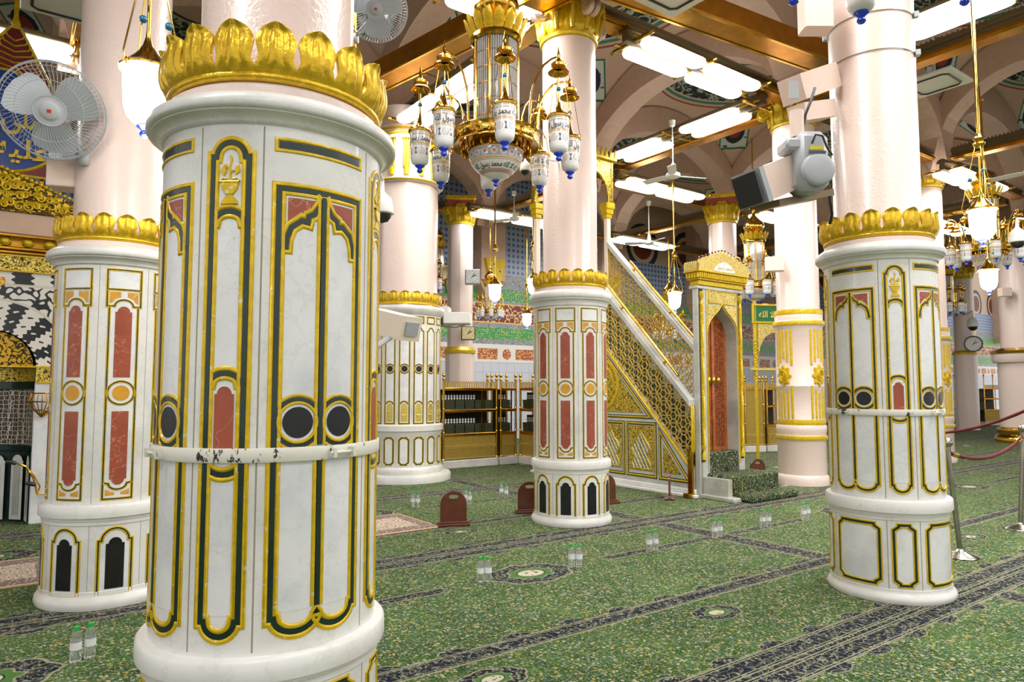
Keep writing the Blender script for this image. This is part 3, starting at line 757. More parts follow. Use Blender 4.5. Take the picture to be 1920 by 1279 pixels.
# ---- wide pier behind the front column
def pier(label, cx, cy, R):
    rz = atan2(-cy, -cx)
    t = thing('marble_column', label, 'column', (cx, cy, 0), rz)
    pr = [(R*1.30, 0), (R*1.31, .10), (R*1.28, .13), (R*1.08, .14), (R*1.10, .2), (R*1.06, .25), (R*1.03, .26), (R*1.03, .80), (R*1.05, .82), (R*1.05, .86), (R*1.09, .87), (R*1.09, .96), (R, .98), (R, 2.86),
          (R*1.03, 2.88), (R*1.09, 2.94), (R*1.11, 2.98), (R*1.09, 3.02), (R*.97, 3.03)]
    mb = MB(); mb.lathe(pr, 96); mb.build('marble_casing', M['marble_old'], t)
    mb = MB(); n = 96; prof = []
    vs = []; zsl = [3.02, 3.1, 3.14, 5.25]; rsl = [R*.97, R*.97, R*.90, R*.90]
    for z, r0 in zip(zsl, rsl):
        for k in range(n):
            a = 2*pi*k/n; rr = r0*(1 - .03*abs(sin(a*4)))
            vs.append((rr*cos(a), rr*sin(a), z))
    mb.add(vs, [(j*n+k, j*n+(k+1) % n, (j+1)*n+(k+1) % n, (j+1)*n+k) for j in range(3) for k in range(n)])
    mb.build('shaft', M['pink'], t, ang=20)
    leaf_crown(R*.94, 3.05, 20, .24, t)
    cnt = 16
    for i in range(cnt):
        a = i*360/cnt; m0 = cmap(R); s0 = radians(a)*R; m = lambda s, z, o: m0(s+s0, z, o)
        g = MB(); nn = MB(); w = dict(wg=.010, wn=.012, hg=.004, hn=.002); H = .085
        tri(g, nn, [(-H, 2.72), (H, 2.72), (H, 2.83), (-H, 2.83)], m, closed=True, **w)
        tri(g, nn, [(-H, 1.0), (H, 1.0), (H, 2.58), (.06, 2.59)] + arc(0, 2.59, .055, 0, 180, 8) + [(-.06, 2.59), (-H, 2.58)], m, closed=True, **w)
        tri(g, nn, circ(0, 1.93, .078, 20), m, closed=True, **w)
        tri(g, nn, [(-H, 1.33), (-.06, 1.34)] + arc(0, 1.34, .055, 180, 0, 8, .035)[1:] + [(H, 1.33)], m, **w)
        f = MB(); fill(f, [(-H, 1.0), (H, 1.0), (H, 2.6), (-H, 2.6)], m, .001); po = f.build('inlay_panel', M['marble'], t)
        g.build('gilt_moulding', M['gilt'], po); nn.build('green_border', M['green'], po)
        b = MB(); fill(b, circ(0, 1.93, .054, 18), m, .003, .03); b.build('black_disc', M['black'], po)
        v = MB(); fill(v, niche(.058, 1.03, 1.34, .008), m, .002); vase(v, m, 0, 1.06, .2, .008); v.build('gilt_plaque', M['goldwhite'], po)
        plinth_frame(t, R*1.03, a, .08, .31, .76)
    seams(t, R, [(k+.5)*360/cnt for k in range(cnt)], .99, 2.85, .002); seams(t, R*1.03, [(k+.5)*360/cnt for k in range(cnt)], .26, .8, .002)
    # head: gold rings and frieze with gilt drops
    mb = MB(); mb.lathe([(R*.9, 5.2), (R*.98, 5.22), (R*.98, 5.27), (R*.92, 5.29), (R*.92, 6.06), (R*1.0, 6.10), (R*1.05, 6.2), (R*1.18, 6.25), (R*1.2, 6.5), (.2, 6.5)], 64); h = mb.build('pier_head', M['pink'], t)
    mb = MB()
    for z, rr in ((5.245, 1.0), (6.08, .98), (6.14, 1.04)): mb.lathe([(R*rr-.03, z-.02), (R*rr+.01, z-.015), (R*rr+.02, z), (R*rr+.01, z+.015), (R*rr-.03, z+.02)], 64)
    mb.build('gilt_ring', M['gilt'], h)
    for k in range(14):
        a = 2*pi*k/14; m0 = cmap(R*.925); s0 = a*R*.925; m = lambda s, z, o: m0(s+s0, z, o)
        g = MB(); 
        for q in (-.045, 0, .045): ribbon(g, [(q, 5.46), (q, 5.95)], bead(.038, .03), m)
        ribbon(g, [(-.08, 5.97), (.08, 5.97)], bead(.05, .05), m); ribbon(g, [(0, 5.32), (0, 5.47)], bead(.10, .045), m)
        g.build('gilt_triglyph', M['gilt'], h)
    return t
PIER = pier('wide white marble pier with slim black-disc panels behind the front column', -1.93, 12.45, .64)

# ---- capitals
M['redcap'] = plain('red_abacus', sr(170, 78, 48), .5, var=.2)
def capital(t, z, r, hgt, bell, abac, vol):
    "gilded acanthus bell, four corner volutes and a concave square abacus"
    mb = MB(); K = 12; n = 96; vs = []
    hb = hgt*.56
    for j in range(K+1):
        q = j/K
        for k in range(n):
            a = 2*pi*k/n
            rr = r*(1.02 + .16*q**2.4) + .020*abs(sin(a*12))*(1-.3*q)*min(1, q*6) + (.022*sin(min(1, q/.6)*pi) if q < .6 else 0)
            vs.append((rr*cos(a), rr*sin(a), z+hb*q))
    mb.add(vs, [(j*n+k, j*n+(k+1) % n, (j+1)*n+(k+1) % n, (j+1)*n+k) for j in range(K) for k in range(n)])
    mb.lathe([(r, z-.06), (r*1.08, z-.05), (r*1.10, z-.02), (r*1.05, z)], 48)
    for k in range(12):
        a = 2*pi*(k+.5)/12
        pts = []
        for j in range(7):
            q = j/6; rr = r*(1.05+.16*q**2)+.022+.05*max(0, q-.8)*4; pts.append((rr*cos(a), rr*sin(a), z+.02+hb*.95*q))
        mb.tube(pts, [.022, .03, .034, .034, .034, .036, .02], 7)
    cp = mb.build('capital', bell, t, ang=50)
    mb = MB(); s = r*1.62; zt = z+hgt
    poly = []
    for k in range(4):
        a = pi/4+k*pi/2; b = a+pi/2
        p = Vector((cos(a), sin(a)))*s; q = Vector((cos(b), sin(b)))*s; mid = (p+q)/2*.86
        poly += [p*.97 + Vector((-p.y, p.x))*-.05, p*.97+Vector((-p.y, p.x))*.05]
        for i in range(1, 8):
            w = i/8; pt = p*(1-w)**2 + mid*2*w*(1-w)*1.0 + q*w*w; poly.append(pt)
    P2 = [(p[0], p[1]) for p in poly]
    mb.prism(P2, lambda a, b: (a*.92, b*.92, z+hb*.98), lambda a, b: (a*.97, b*.97, zt-.09))
    ab = mb.build('abacus', abac, t, ang=30)
    mb = MB()
    mb.prism(P2, lambda a, b: (a, b, zt-.09), lambda a, b: (a*1.04, b*1.04, zt-.02)); mb.prism(P2, lambda a, b: (a*1.04, b*1.04, zt-.02), lambda a, b: (a*1.04, b*1.04, zt+.02))
    N_ = len(P2)
    for i in range(N_):
        a = P2[i]; b = P2[(i+1) % N_]
        for w in (0, .5): mb.ball(((a[0]+(b[0]-a[0])*w)*1.03, (a[1]+(b[1]-a[1])*w)*1.03, zt-.05), .018, 6, 4)
    mb.build('beaded_rim', bell, ab, ang=30)
    for k in range(4):
        a = pi/4+k*pi/2; d = Vector((cos(a), sin(a), 0)); v = MB()
        c = d*(s*.86)+Vector((0, 0, z+hb*.80)); tt = Vector((-d.y, d.x, 0)); rv = r*.31
        pts = []; rad = []
        for i in range(34):
            q = i/33; an = q*2*pi*2.1 + pi*.55; R_ = rv*(1-.82*q); pts.append(c + d*cos(an)*R_ + Vector((0, 0, 1))*sin(an)*R_); rad.append(.042-.022*q)
        for side in (-.045, .045): v.tube([p+tt*side for p in pts], rad, 7)
        v.tube([c-tt*.07, c+tt*.07], rv*.28, 10)
        v.build('volute', vol, cp)
    for k in range(4):
        a = k*pi/2; d = Vector((cos(a), sin(a), 0)); tt = Vector((-d.y, d.x, 0)); v = MB(); c = d*r*1.32+Vector((0, 0, z+hb*1.05))
        for sg in (-1, 1):
            pts = []
            for i in range(18):
                q = i/17; an = q*2*pi*1.4; R_ = rv*.55*(1-.75*q); pts.append(c + tt*sg*(rv*.55 - cos(an)*R_) + Vector((0, 0, 1))*sin(an)*R_)
            v.tube(pts, .02, 6)
        v.build('leaf_scroll', bell, cp)
    return cp
def head_on(t, Rs, z, hgt, style):
    if style == 'pink': capital(t, z, Rs, hgt, M['gilt'], M['pink'], M['pink'])
    else: capital(t, z, Rs, hgt, M['gilt'], M['redcap'], M['gilt'])
head_on(CCOL, .335, 5.98, .62, 'pink')

# ---- plain pink columns with gilt flutes
def pink_column(label, cx, cy, r, Rs, rot, top, h=(.18, .9, 2.78), fl_=True, caph=.62, style='red'):
    t = thing('pink_column', label, 'column', (cx, cy, 0), atan2(-cy, -cx)+radians(rot)); R = r
    b = MB(); b.lathe([(R*1.12, 0), (R*1.12, .10), (R*1.07, .15), (R*1.02, .17), (R*1.02, .72), (R*1.06, .75), (R*1.06, .80), (R*1.02, .82), (R*1.06, .9), (R*1.06, .97), (R, 1.0),
        (R, 1.62), (R*1.01, 1.625), (R*1.01, 1.645), (R, 1.65), (R, 2.62), (R*1.08, 2.66), (R*1.08, 2.72), (R*1.02, 2.74), (R*1.02, 2.84), (Rs*1.05, 2.9), (Rs, 2.94), (Rs, top+.02)], 64)
    b.build('shaft', M['pink'], t)
    g = MB()
    for z, rr, w in ((1.03, 1.0, .05), (.78, 1.06, .035), (2.69, 1.08, .035), (2.87, 1.0, .05)):
        g.lathe([(R*rr-.02, z-w), (R*rr+.006, z-w), (R*rr+.015, z), (R*rr+.006, z+w), (R*rr-.02, z+w)], 48)
    g.build('gilt_ring', M['gilt'], t)
    for k in range(4):
        m0 = cmap(R); s0 = k*pi/2*R; m = lambda s, z, o: m0(s+s0, z, o)
        f = MB()
        for q in (-.14, -.07, 0, .07, .14):
            ribbon(f, [(q, 1.1), (q, 1.64 - (0.12 if q == 0 else .06 if abs(q) < .1 else 0))], bead(.045, .014), m); ribbon(f, [(q, 1.98 + (.12 if q == 0 else .06 if abs(q) < .1 else 0)), (q, 2.58)], bead(.045, .014), m)
        f.build('gilt_flutes', M['gilt'], t)
        f = MB(); rose = [((.105+.022*cos(8*a))*cos(a), 1.81+1.35*(.105+.022*cos(8*a))*sin(a)) for a in [2*pi*i/48 for i in range(48)]]
        fill(f, rose, m, .03); ribbon(f, rose, [(-.012, 0), (-.004, .03), (.004, .03)], m, True)
        for rr in (.03, .065): ribbon(f, circ(0, 1.81, rr, 16, rr*1.3), bead(.02, .05), m, True)
        f.build('gilt_rosette', M['gilt'], t)
    capital(t, top, Rs, caph, M['gilt'], M['redcap'] if style == 'red' else M['pink'], M['gilt'])
    return t
pink_column('pink column with gold flutes and rosettes, right of the pulpit door', 4.905, 11.83, .378, .345, -40, 6.15)
pink_column('pink column with gold flutes half hidden behind the right marble column', 9.26, 15.45, .44, .41, -35, 6.1)
def far_column(label, cx, cy, Rs, top, Rb=None, zb=0):
    t = thing('pink_column', label, 'column', (cx, cy, 0), atan2(-cy, -cx))
    Rb = Rb or Rs; b = MB()
    n = 64; zs = [0, zb-.06, zb, zb+.01, top+.05]; rs = [Rb, Rb, Rb*.98, Rs, Rs]; vs = []
    for z, r0 in zip(zs, rs):
        for k in range(n): a = 2*pi*k/n; rr = r0*(1-.035*abs(sin(a*4))); vs.append((rr*cos(a), rr*sin(a), z))
    b.add(vs, [(j*n+k, j*n+(k+1) % n, (j+1)*n+(k+1) % n, (j+1)*n+k) for j in range(4) for k in range(n)])
    b.build('shaft', M['pink'], t, ang=20)
    g = MB(); g.lathe([(Rs, zb), (Rb*1.08, zb), (Rb*1.10, zb+.07), (Rs*1.0, zb+.16)], 32)
    g.build('gilt_ring', M['gilt'], t)
    capital(t, top, Rs, .66, M['gilt'], M['redcap'], M['gilt']); return t
p = at(862, 700, 18.0); far_column('pink column carrying two clocks, left of the blue tiles', p.x, p.y, .33, 5.9, .38, 2.5)
p = at(1360, 700, 17.6); far_column('pink column whose gilt capital shows above the pulpit door', p.x, p.y, .34, 5.85)
# ------------------------------------------------------------------ tie beams, gold box beams
tn = [20]
def trim(mb, mat, parent=None, **k):
    tn[0] += 1
    o = mb.build('trim_%d' % tn[0], mat, parent, **k)
    return struct(o) if parent is None else o
def tie_beam(p, q, z=6.5):
    p = Vector((*p, z)); q = Vector((*q, z)); L = (q-p).length; an = atan2(q.y-p.y, q.x-p.x)
    mb = MB(); mb.box(0, L, -.09, .09, -.06, .06)
    pr = arc(0, .06, .13, 0, 180, 8)
    mb.prism(pr, lambda a, b: (0, a, b), lambda a, b: (L, a, b))
    o = trim(mb, M['olive'], ang=30); o.location = p; o.rotation_euler = (0, 0, an)
    g = MB(); g.box(0, L, -.15, -.10, -.08, -.02, .008); g.box(0, L, .10, .15, -.08, -.02, .008); g.box(0, L, -.12, .12, -.10, -.07, .006)
    g.build('gold_edge', M['brassd'], o, smooth=False)
    c = MB(); k = int(L/.07)
    for i in range(k):
        x = (i+.5)*.07; c.add([(x-.03, 0, .18), (x+.03, 0, .18), (x, .0, .235), (x, -.02, .18), (x, .02, .18)], [(0, 3, 2), (3, 1, 2), (1, 4, 2), (4, 0, 2)])
    c.build('spiked_crest', M['olive'], o, smooth=False)
def uvp(a, b): return xy(c0u+a, c0v+b)
for vv_ in vlines[1:6]:
    for i in range(1, 8): tie_beam(uvp(ulines[i]+.35, vv_), uvp(ulines[i+1]-.35, vv_))
for uu_ in ulines[1:7]:
    for j in range(1, 5): tie_beam(uvp(uu_, vlines[j]+.35), uvp(uu_, vlines[j+1]-.35))
def box_beam(p, q, w=.34, h=.30):
    L = (q-p).length; mb = MB(); mb.box(0, L, -w/2, w/2, -h/2, h/2, .02)
    o = trim(mb, M['brassd'], smooth=False); o.location = p; o.rotation_euler = (0, 0, atan2(q.y-p.y, q.x-p.x))
    g = MB(); g.box(0, L, -w/2-.015, -w/2+.02, -h/2-.012, -h/2+.02); g.box(0, L, w/2-.02, w/2+.015, -h/2-.012, -h/2+.02); g.build('gold_edge', M['brass'], o, smooth=False)
A1 = fl(1262, 2, 6.35); A2 = fl(1546, 108, 6.35); d = (A2-A1).normalized(); box_beam(A1-d*2.5, A2+d*1.6)
B1 = fl(700, 148, 6.35); B2 = fl(900, 45, 6.35); d = (B2-B1).normalized(); box_beam(B1-d*1.2, B2+d*2.0)
A3 = fl(1130, 640, 6.35) if False else None

# ------------------------------------------------------------------ fluorescent ceiling lamps
def capsule(L, w, n=8):
    r = w/2; return arc(L/2-r, 0, r, -90, 90, n) + arc(-L/2+r, 0, r, 90, 270, n)
def lamp_fixture(label, loc, along_u=True, n=2, L=1.22, group=None, gap=.08):
    t = thing('ceiling_lamp', label, 'ceiling light', loc, U + (0 if along_u else pi/2), group)
    T = n*(L+gap)+.3
    h = MB(); pr = arc(0, .17, .10, 0, 180, 8); h.prism(pr, lambda a, b: (-T/2, a, b), lambda a, b: (T/2, a, b))
    h.box(-T/2, T/2, -.05, .05, .04, .18, .01); h.build('housing', M['olive'], t, ang=30)
    g = MB()
    for i in range(n+1):
        x = (i-n/2)*(L+gap)
        g.box(x-.04, x+.04, -.34, .34, .045, .085, .01); g.tube([(x, -.40, .065), (x, .40, .065)], .022, 8)
    g.beam((0-T/2, -.17, .07), (T/2, -.17, .07), .04, .02); g.beam((-T/2, .17, .07), (T/2, .17, .07), .04, .02)
    g.build('gold_bracket', M['brass'], t, ang=30)
    k = tan(radians(16))
    for i in range(n):
        for sg in (-1, 1):
            cx = (i-(n-1)/2)*(L+gap); d = MB(); c = capsule(L, .26)
            lay = [(.96, .02), (1.0, 0), (1.0, -.02), (.93, -.045), (.80, -.055)]
            vs = []
            for s_, zz in lay: vs += [(cx + (a)*(1 if abs(s_) > .99 else 1-(1-s_)*.3), sg*.17 + b*s_, zz+.05 - (sg*b)*k*0) for a, b in c]
            m_ = len(c); fs = [(j*m_+q, j*m_+(q+1) % m_, (j+1)*m_+(q+1) % m_, (j+1)*m_+q) for j in range(4) for q in range(m_)]
            fs += [tuple(range(4*m_, 5*m_)), tuple(range(m_-1, -1, -1))]
            d.add(vs, fs); d.build('diffuser', M['lamp'], t, ang=30)
    area((loc[0], loc[1], loc[2]-.06), U + (0 if along_u else pi/2), T, .6, LAMPW)
    return t
FX = [((1303, 137), 6.2, True, 'lit fluorescent lamp hanging above the pulpit, nearest and largest of the centre row'),
 ((1268, 262), 6.2, False, 'lit fluorescent lamp aimed at the right, with the ceiling fan hanging below it'),
 ((1240, 361), 6.1, True, 'lit fluorescent lamp just behind the ceiling fan blades'),
 ((1205, 459), 6.1, True, 'small lit fluorescent lamp above the top of the pulpit stair'),
 ((838, 190), 6.15, False, 'lit fluorescent lamp seen behind the left lanterns of the large chandelier'),
 ((965, 414), 6.0, True, 'small lit fluorescent lamp before the blue tiled wall'),
 ((1470, 417), 6.1, True, 'lit fluorescent lamp partly hidden behind the pink fluted column'),
 ((1822, 345), 6.0, True, 'lit fluorescent lamp above the bell lamp at the right'),
 ((1905, -14), 6.2, False, 'lit fluorescent lamp cut off at the top right corner'),
 ((-75, 60), 6.3, True, 'lit fluorescent lamp at the far left beside the red pennant'),
 ((845, -14), 6.2, True, 'lit fluorescent lamp at the top edge left of the chandelier crown'),
 ((1775, 430), 6.0, True, 'tiny lit fluorescent lamp beyond the half hidden pink column')]
for (q, h, al, lb) in FX: lamp_fixture(lb, fl(q[0], q[1], h), al, gap=.5 if q[0] == 1268 else .08)
# the same lamps continue over and behind the photographer
for k, (a, b) in enumerate([(-2.5, -3.7), (2.6, -3.7), (-2.5, -8.1), (2.6, -8.1), (-7.4, -3.7), (7.8, -3.7), (-7.4, -8.1), (0, -6), (5.2, -6)]):
    x, y = uvp(a, b); lamp_fixture('lit fluorescent lamp on the ceiling grid behind the camera', (x, y, 6.15), True, group='ceiling lamps behind the view')

# ------------------------------------------------------------------ hanging lamps
def finial(mb, z, k=1.0, c=(0, 0)):
    mb.lathe([(.052*k, z+.0), (.055*k, z-.012*k), (.03*k, z-.03*k), (.022*k, z-.04*k), (.033*k, z-.055*k), (.033*k, z-.068*k), (.018*k, z-.085*k), (.001, z-.09*k)], 20, (c[0], c[1], 0))
def bell_lamp(label, loc, k=1.0, rodz=6.45, bead=True):
    "loc = centre of the glass rim"
    t = thing('hanging_lamp', label, 'lamp', loc, .3); t.scale = (k,)*3
    g = MB(); g.lathe([(.150, .0), (.150, .012), (.138, 0), (.132, -.02), (.128, -.12), (.122, -.22), (.105, -.28), (.07, -.32), (.03, -.335), (.001, -.337)], 36); g.build('glass_shade', M['bell'], t)
    c = MB(); c.lathe([(.155, .0), (.156, .012), (.145, .018), (.125, .04), (.09, .075), (.055, .115), (.03, .16), (.016, .21), (.011, .26), (.011, .62)], 28); c.build('gold_cap', M['brass'], t)
    f = MB(); finial(f, -.333, .9); f.build('blue_finial', M['blue'], t)
    H = .76
    for q in range(3):
        a = 2*pi*q/3; r = MB(); p0 = Vector((cos(a)*.16, sin(a)*.16, .02)); p1 = Vector((cos(a)*.03, sin(a)*.03, H))
        r.tube([p0, p0+Vector((cos(a)*.02, sin(a)*.02, -.03)), p0+Vector((cos(a)*.03, sin(a)*.03, .03)), p1], .005, 6)
        r.tube([p0 + Vector((cos(b)*.012*cos(a), cos(b)*.012*sin(a), sin(b)*.02-.02)) for b in [k_*pi/4 for k_ in range(9)]], .004, 5)
        o = r.build('chain', M['brass'], t)
        w = MB(); w.ball(p0.lerp(p1, .38+.09*q), .024, 10, 7); w.build('blue_bead', M['teal'], o)
    h = MB(); h.lathe([(.012, H-.05), (.03, H-.04), (.06, H-.01), (.06, H+.01), (.035, H+.03), (.06, H+.06), (.03, H+.09), (.018, H+.12), (.018, (rodz-loc[2])/k), (.05, (rodz-loc[2])/k)], 20); h.build('hanging_rod', M['brass'], t)
    l = bpy.data.lights.new('lamp_light', 'POINT'); l.energy = 14*k; l.shadow_soft_size = .14; l.color = (1, .93, .82)
    lo = bpy.data.objects.new('lamp_light', l); COL.objects.link(lo); lo.location = (loc[0], loc[1], loc[2]-.42*k)
    return t
def atz(px, py, h): return fl(px, py, h)
bell_lamp('bright white bell lamp close by, hanging before the left pink column', at(276, 135, 4.4), 1.08)
bell_lamp('white bell lamp with gold cap, nearest one on the right side', at(1841, 395, 7.6))
bell_lamp('white bell lamp hanging before the green wall band left of the middle column', at(928, 535, 14.5))
bell_lamp('white bell lamp hanging behind the pulpit stair', at(1265, 549, 14.3))
bell_lamp('small white bell lamp before the brown calligraphy band', at(988, 589, 19.5))
bell_lamp('white bell lamp half hidden behind the crown of the middle column', at(1000, 524, 15.5))
bell_lamp('white bell lamp below the right chandelier', at(1853, 507, 11.4))

# ------------------------------------------------------------------ chandelier
def lantern_mat():
    t = NT('painted_lantern_glass'); co = t.coord(); sp = t.n('ShaderNodeSeparateXYZ'); t.l(co, sp.inputs[0]); z = sp.outputs[2]
    an = t.math('ARCTAN2', sp.outputs[1], sp.outputs[0])
    c = sr(236, 236, 238)
    def band(a, b, q):
        nonlocal c; c = t.mix(t.math('MULTIPLY', t.math('GREATER_THAN', z, a), t.math('LESS_THAN', z, b)), c, q)
    band(.05, .062, sr(190, 170, 150)); band(.075, .08, sr(150, 140, 140)); band(-.052, -.032, sr(206, 174, 120)); band(-.062, -.058, sr(120, 120, 130)); band(-.025, -.021, sr(120, 120, 130))
    fx = t.math('SUBTRACT', t.math('FRACT', t.math('MULTIPLY', an, 5/(2*pi))), .5); x = t.math('MULTIPLY', fx, .125); zz = t.math('ADD', z, .118)
    r = t.math('SQRT', t.math('ADD', t.math('MULTIPLY', x, x), t.math('MULTIPLY', zz, zz)))
    for a, b, q in ((.030, .034, sr(120, 124, 140)), (.018, .022, sr(190, 130, 120)), (.006, .010, sr(200, 110, 90))):
        c = t.mix(t.math('MULTIPLY', t.math('GREATER_THAN', r, a), t.math('LESS_THAN', r, b)), c, q)
    x2 = t.math('SUBTRACT', .0625, t.math('ABSOLUTE', x)); w = t.math('ADD', .004, t.math('MULTIPLY', t.math('ABSOLUTE', zz), .35))
    c = t.mix(t.math('MULTIPLY', t.math('LESS_THAN', x2, w), t.math('LESS_THAN', t.math('ABSOLUTE', zz), .035)), c, sr(96, 100, 116))
    t.col(c); t.set(Roughness=.15, Coat_Weight=.5)
    t.b.inputs['Subsurface Weight'].default_value = 0.0
    return t.m
M['lantern'] = lantern_mat()
def bowl_mat():
    t = NT('painted_bowl_glass'); co = t.coord(); sp = t.n('ShaderNodeSeparateXYZ'); t.l(co, sp.inputs[0]); z = sp.outputs[2]
    an = t.math('ARCTAN2', sp.outputs[1], sp.outputs[0]); c = sr(232, 230, 228)
    def band(a, b, q):
        nonlocal c; c = t.mix(t.math('MULTIPLY', t.math('GREATER_THAN', z, a), t.math('LESS_THAN', z, b)), c, q)
    fx = t.math('SUBTRACT', t.math('FRACT', t.math('MULTIPLY', an, 18/(2*pi))), .5); x = t.math('MULTIPLY', fx, .096); zz = t.math('ADD', z, .145)
    r = t.math('SQRT', t.math('ADD', t.math('MULTIPLY', x, x), t.math('MULTIPLY', zz, zz)))
    band(-.19, -.10, sr(168, 168, 182)); c = t.mix(t.math('LESS_THAN', r, .038), c, sr(206, 200, 200)); c = t.mix(t.math('LESS_THAN', r, .016), c, sr(186, 110, 100))
    band(-.215, -.195, sr(206, 170, 110)); band(-.225, -.22, sr(110, 110, 120)); band(-.33, -.30, sr(190, 160, 150))
    t.col(c); t.set(Roughness=.12, Coat_Weight=.5); return t.m
M['bowl'] = bowl_mat()
def glass_rod_mat():
    t = NT('crystal_rods'); co = t.coord(); t.col(t.mix(t.noise(co, 30, 2), sr(196, 196, 196), sr(238, 238, 236))); t.set(Roughness=.08, Metallic=.35, Coat_Weight=.6); return t.m
M['crystal'] = glass_rod_mat()
LT = shape_ar('لا اله الا الله محمد رسول الله')
def lantern_mesh(parent, c, full, rot):
    g = MB(); R = .105
    g.lathe([(.106, .105), (.106, .09), (.104, .0), (.098, -.12), (.094, -.195), (.084, -.228), (.055, -.25), (.001, -.256)], 28); o = g.build('lantern', M['lantern'], parent)
    o.location = c; o.rotation_euler = (0, 0, rot)
    r = MB(); r.lathe([(.103, .09), (.120, .095), (.124, .11), (.115, .125), (.10, .125), (.06, .15), (.03, .20), (.014, .27), (.008, .34), (.008, .56)], 24); r.build('gold_collar', M['brass'], o)
    f = MB(); finial(f, -.250, .95); f.build('blue_finial', M['blue'], o)
    for q in range(3):
        a = 2*pi*q/3+.5; w = MB(); p0 = Vector((cos(a)*.125, sin(a)*.125, .11)); p1 = Vector((cos(a)*.05, sin(a)*.05, .56))
        w.tube([p0 + Vector((cos(a)*.014*cos(b), sin(a)*.014*cos(b), sin(b)*.018)) for b in [k_*pi/4 for k_ in range(9)]], .0035, 5)
        w.tube([p0+Vector((0, 0, .018)), p1], .0035, 5); w.build('chain', M['brass'], o)
    w = MB(); w.ball((0, 0, .40), .024, 10, 7); w.build('blue_bead', M['teal'], o)
    if full:
        m0 = cmap(.1055); x = MB()
        for q in range(1): put_text(x, LT.strip(), m0, 0, -.012, .084, .0012, width=.63, bold=.02)
        x.build('lettering', M['dark'], o)
    return o
def chandelier(label, loc, rot, full=True, rodz=8.3, k=1.0, AR_=.8, RR=1.0):
    t = thing('chandelier', label, 'chandelier', loc, rot); t.scale = (k,)*3
    r = MB(); r.lathe([(a_*RR, z_) for a_, z_ in [(.40, -.02), (.455, -.03), (.46, -.015), (.455, 0), (.45, .05), (.455, .10), (.47, .115), (.455, .125), (.40, .12), (.40, -.02)]], 56); ring = r.build('gold_ring', M['brass'], t)
    r = MB(); r.lathe([(.22, -.05), (.27*RR, -.02), (.40*RR, 0), (.40*RR, .015), (.26*RR, .02), (.24, .08)], 40)
    for q in range(24):
        a = 2*pi*q/24; r.lathe([(.012, -.10), (.016, -.07), (.01, -.02), (.01, .0)], 6, (cos(a)*.36*RR, sin(a)*.36*RR, 0))
    r.build('inner_ring', M['brassd'], ring)
    if full:
        x = MB(); m0 = cmap(.452)
        for q in range(4):
            x = MB(); put_text(x, LT.strip(), m0, q*.452*pi/2, .025, .07, .004, width=.66, bold=.02); x.build('raised_lettering', M['goldwhite'], ring)
    b = MB(); b.lathe([(.26, -.06), (.285, -.08), (.288, -.10), (.283, -.15), (.26, -.21), (.215, -.27), (.15, -.325), (.08, -.365), (.001, -.385)], 48); bo = b.build('glass_bowl', M['bowl'], t)
    b = MB(); b.lathe([(.28, -.05), (.297, -.06), (.297, -.08), (.28, -.09)], 48); b.build('gold_rim', M['brass'], bo)
    f = MB(); finial(f, -.375, .8); f.build('blue_finial', M['blue'], bo)
    if full:
        x = MB(); mm = lambda s, z, o: ((.262-(-.235-z)*-1*0 - max(0, (-.2-z))*.75+.004)*cos(s/.24), (.262 - max(0, (-.2-z))*.75+.004)*sin(s/.24), z)
        def mm(s, z, o):
            P = [(-.10, .288), (-.15, .283), (-.21, .26), (-.27, .215), (-.325, .15), (-.365, .08)]
            rr = .1
            for (z0, r0), (z1, r1) in zip(P, P[1:]):
                if z1 <= z <= z0: rr = r0+(r1-r0)*(z-z0)/(z1-z0); break
            rr += .003; return (rr*cos(s/.24), rr*sin(s/.24), z)
        for q in range(2):
            x = MB(); put_text(x, LT.strip(), mm, q*.24*pi, -.285, .062, 0, width=.66, bold=.02); x.build('lettering', M['dark'], bo)
    cy = MB()
    for q in range(56):
        a = 2*pi*q/56; cy.tube([(cos(a)*.225, sin(a)*.225, .10), (cos(a)*.225, sin(a)*.225, 1.14)], .0105, 5, False)
    cy.lathe([(.20, .1), (.20, 1.14)], 32)
    cyo = cy.build('crystal_cylinder', M['crystal'], t)
    rb = MB()
    for q in range(8):
        a = 2*pi*(q+.5)/8; rb.tube([(cos(a)*.242, sin(a)*.242, .08), (cos(a)*.242, sin(a)*.242, 1.16)], .013, 6)
    for z in (.27, .44, .61, .78, .95): rb.lathe([(.236, z-.003), (.241, z), (.236, z+.003)], 40)
    rb.build('gold_ribs', M['brass'], cyo)
    c = MB(); c.lathe([(.25, 1.10), (.275, 1.12), (.275, 1.16), (.26, 1.18), (.29, 1.22), (.22, 1.25), (.12, 1.3), (.14, 1.36), (.22, 1.43), (.25, 1.52), (.22, 1.62), (.12, 1.72), (.05, 1.80), (.03, 1.9), (.045, 1.95), (.02, 2.0), (.016, 2.05), (.016, (rodz-loc[2])/k)], 40)
    dm = c.build('gold_dome', M['brass'], t)
    l = MB()
    for q in range(16):
        a0 = 2*pi*q/16; w = 2*pi/16*.46; K = 6; vs = []
        for j in range(K+1):
            u_ = j/K; rr = .27+.05*sin(u_*pi*.5)+.035*u_*u_; ww = w*(1 if u_ < .55 else sqrt(max(0, 1-((u_-.55)/.46)**2)))
            for kk in range(5):
                q_ = -1+kk/2; vs.append(((rr-.012*q_*q_)*cos(a0+q_*ww), (rr-.012*q_*q_)*sin(a0+q_*ww), 1.15+.20*u_))
        l.add(vs, [(j*5+i, j*5+i+1, j*5+6+i, j*5+5+i) for j in range(K) for i in range(4)])
    l.build('leaf_crown', M['leafgold'], dm)
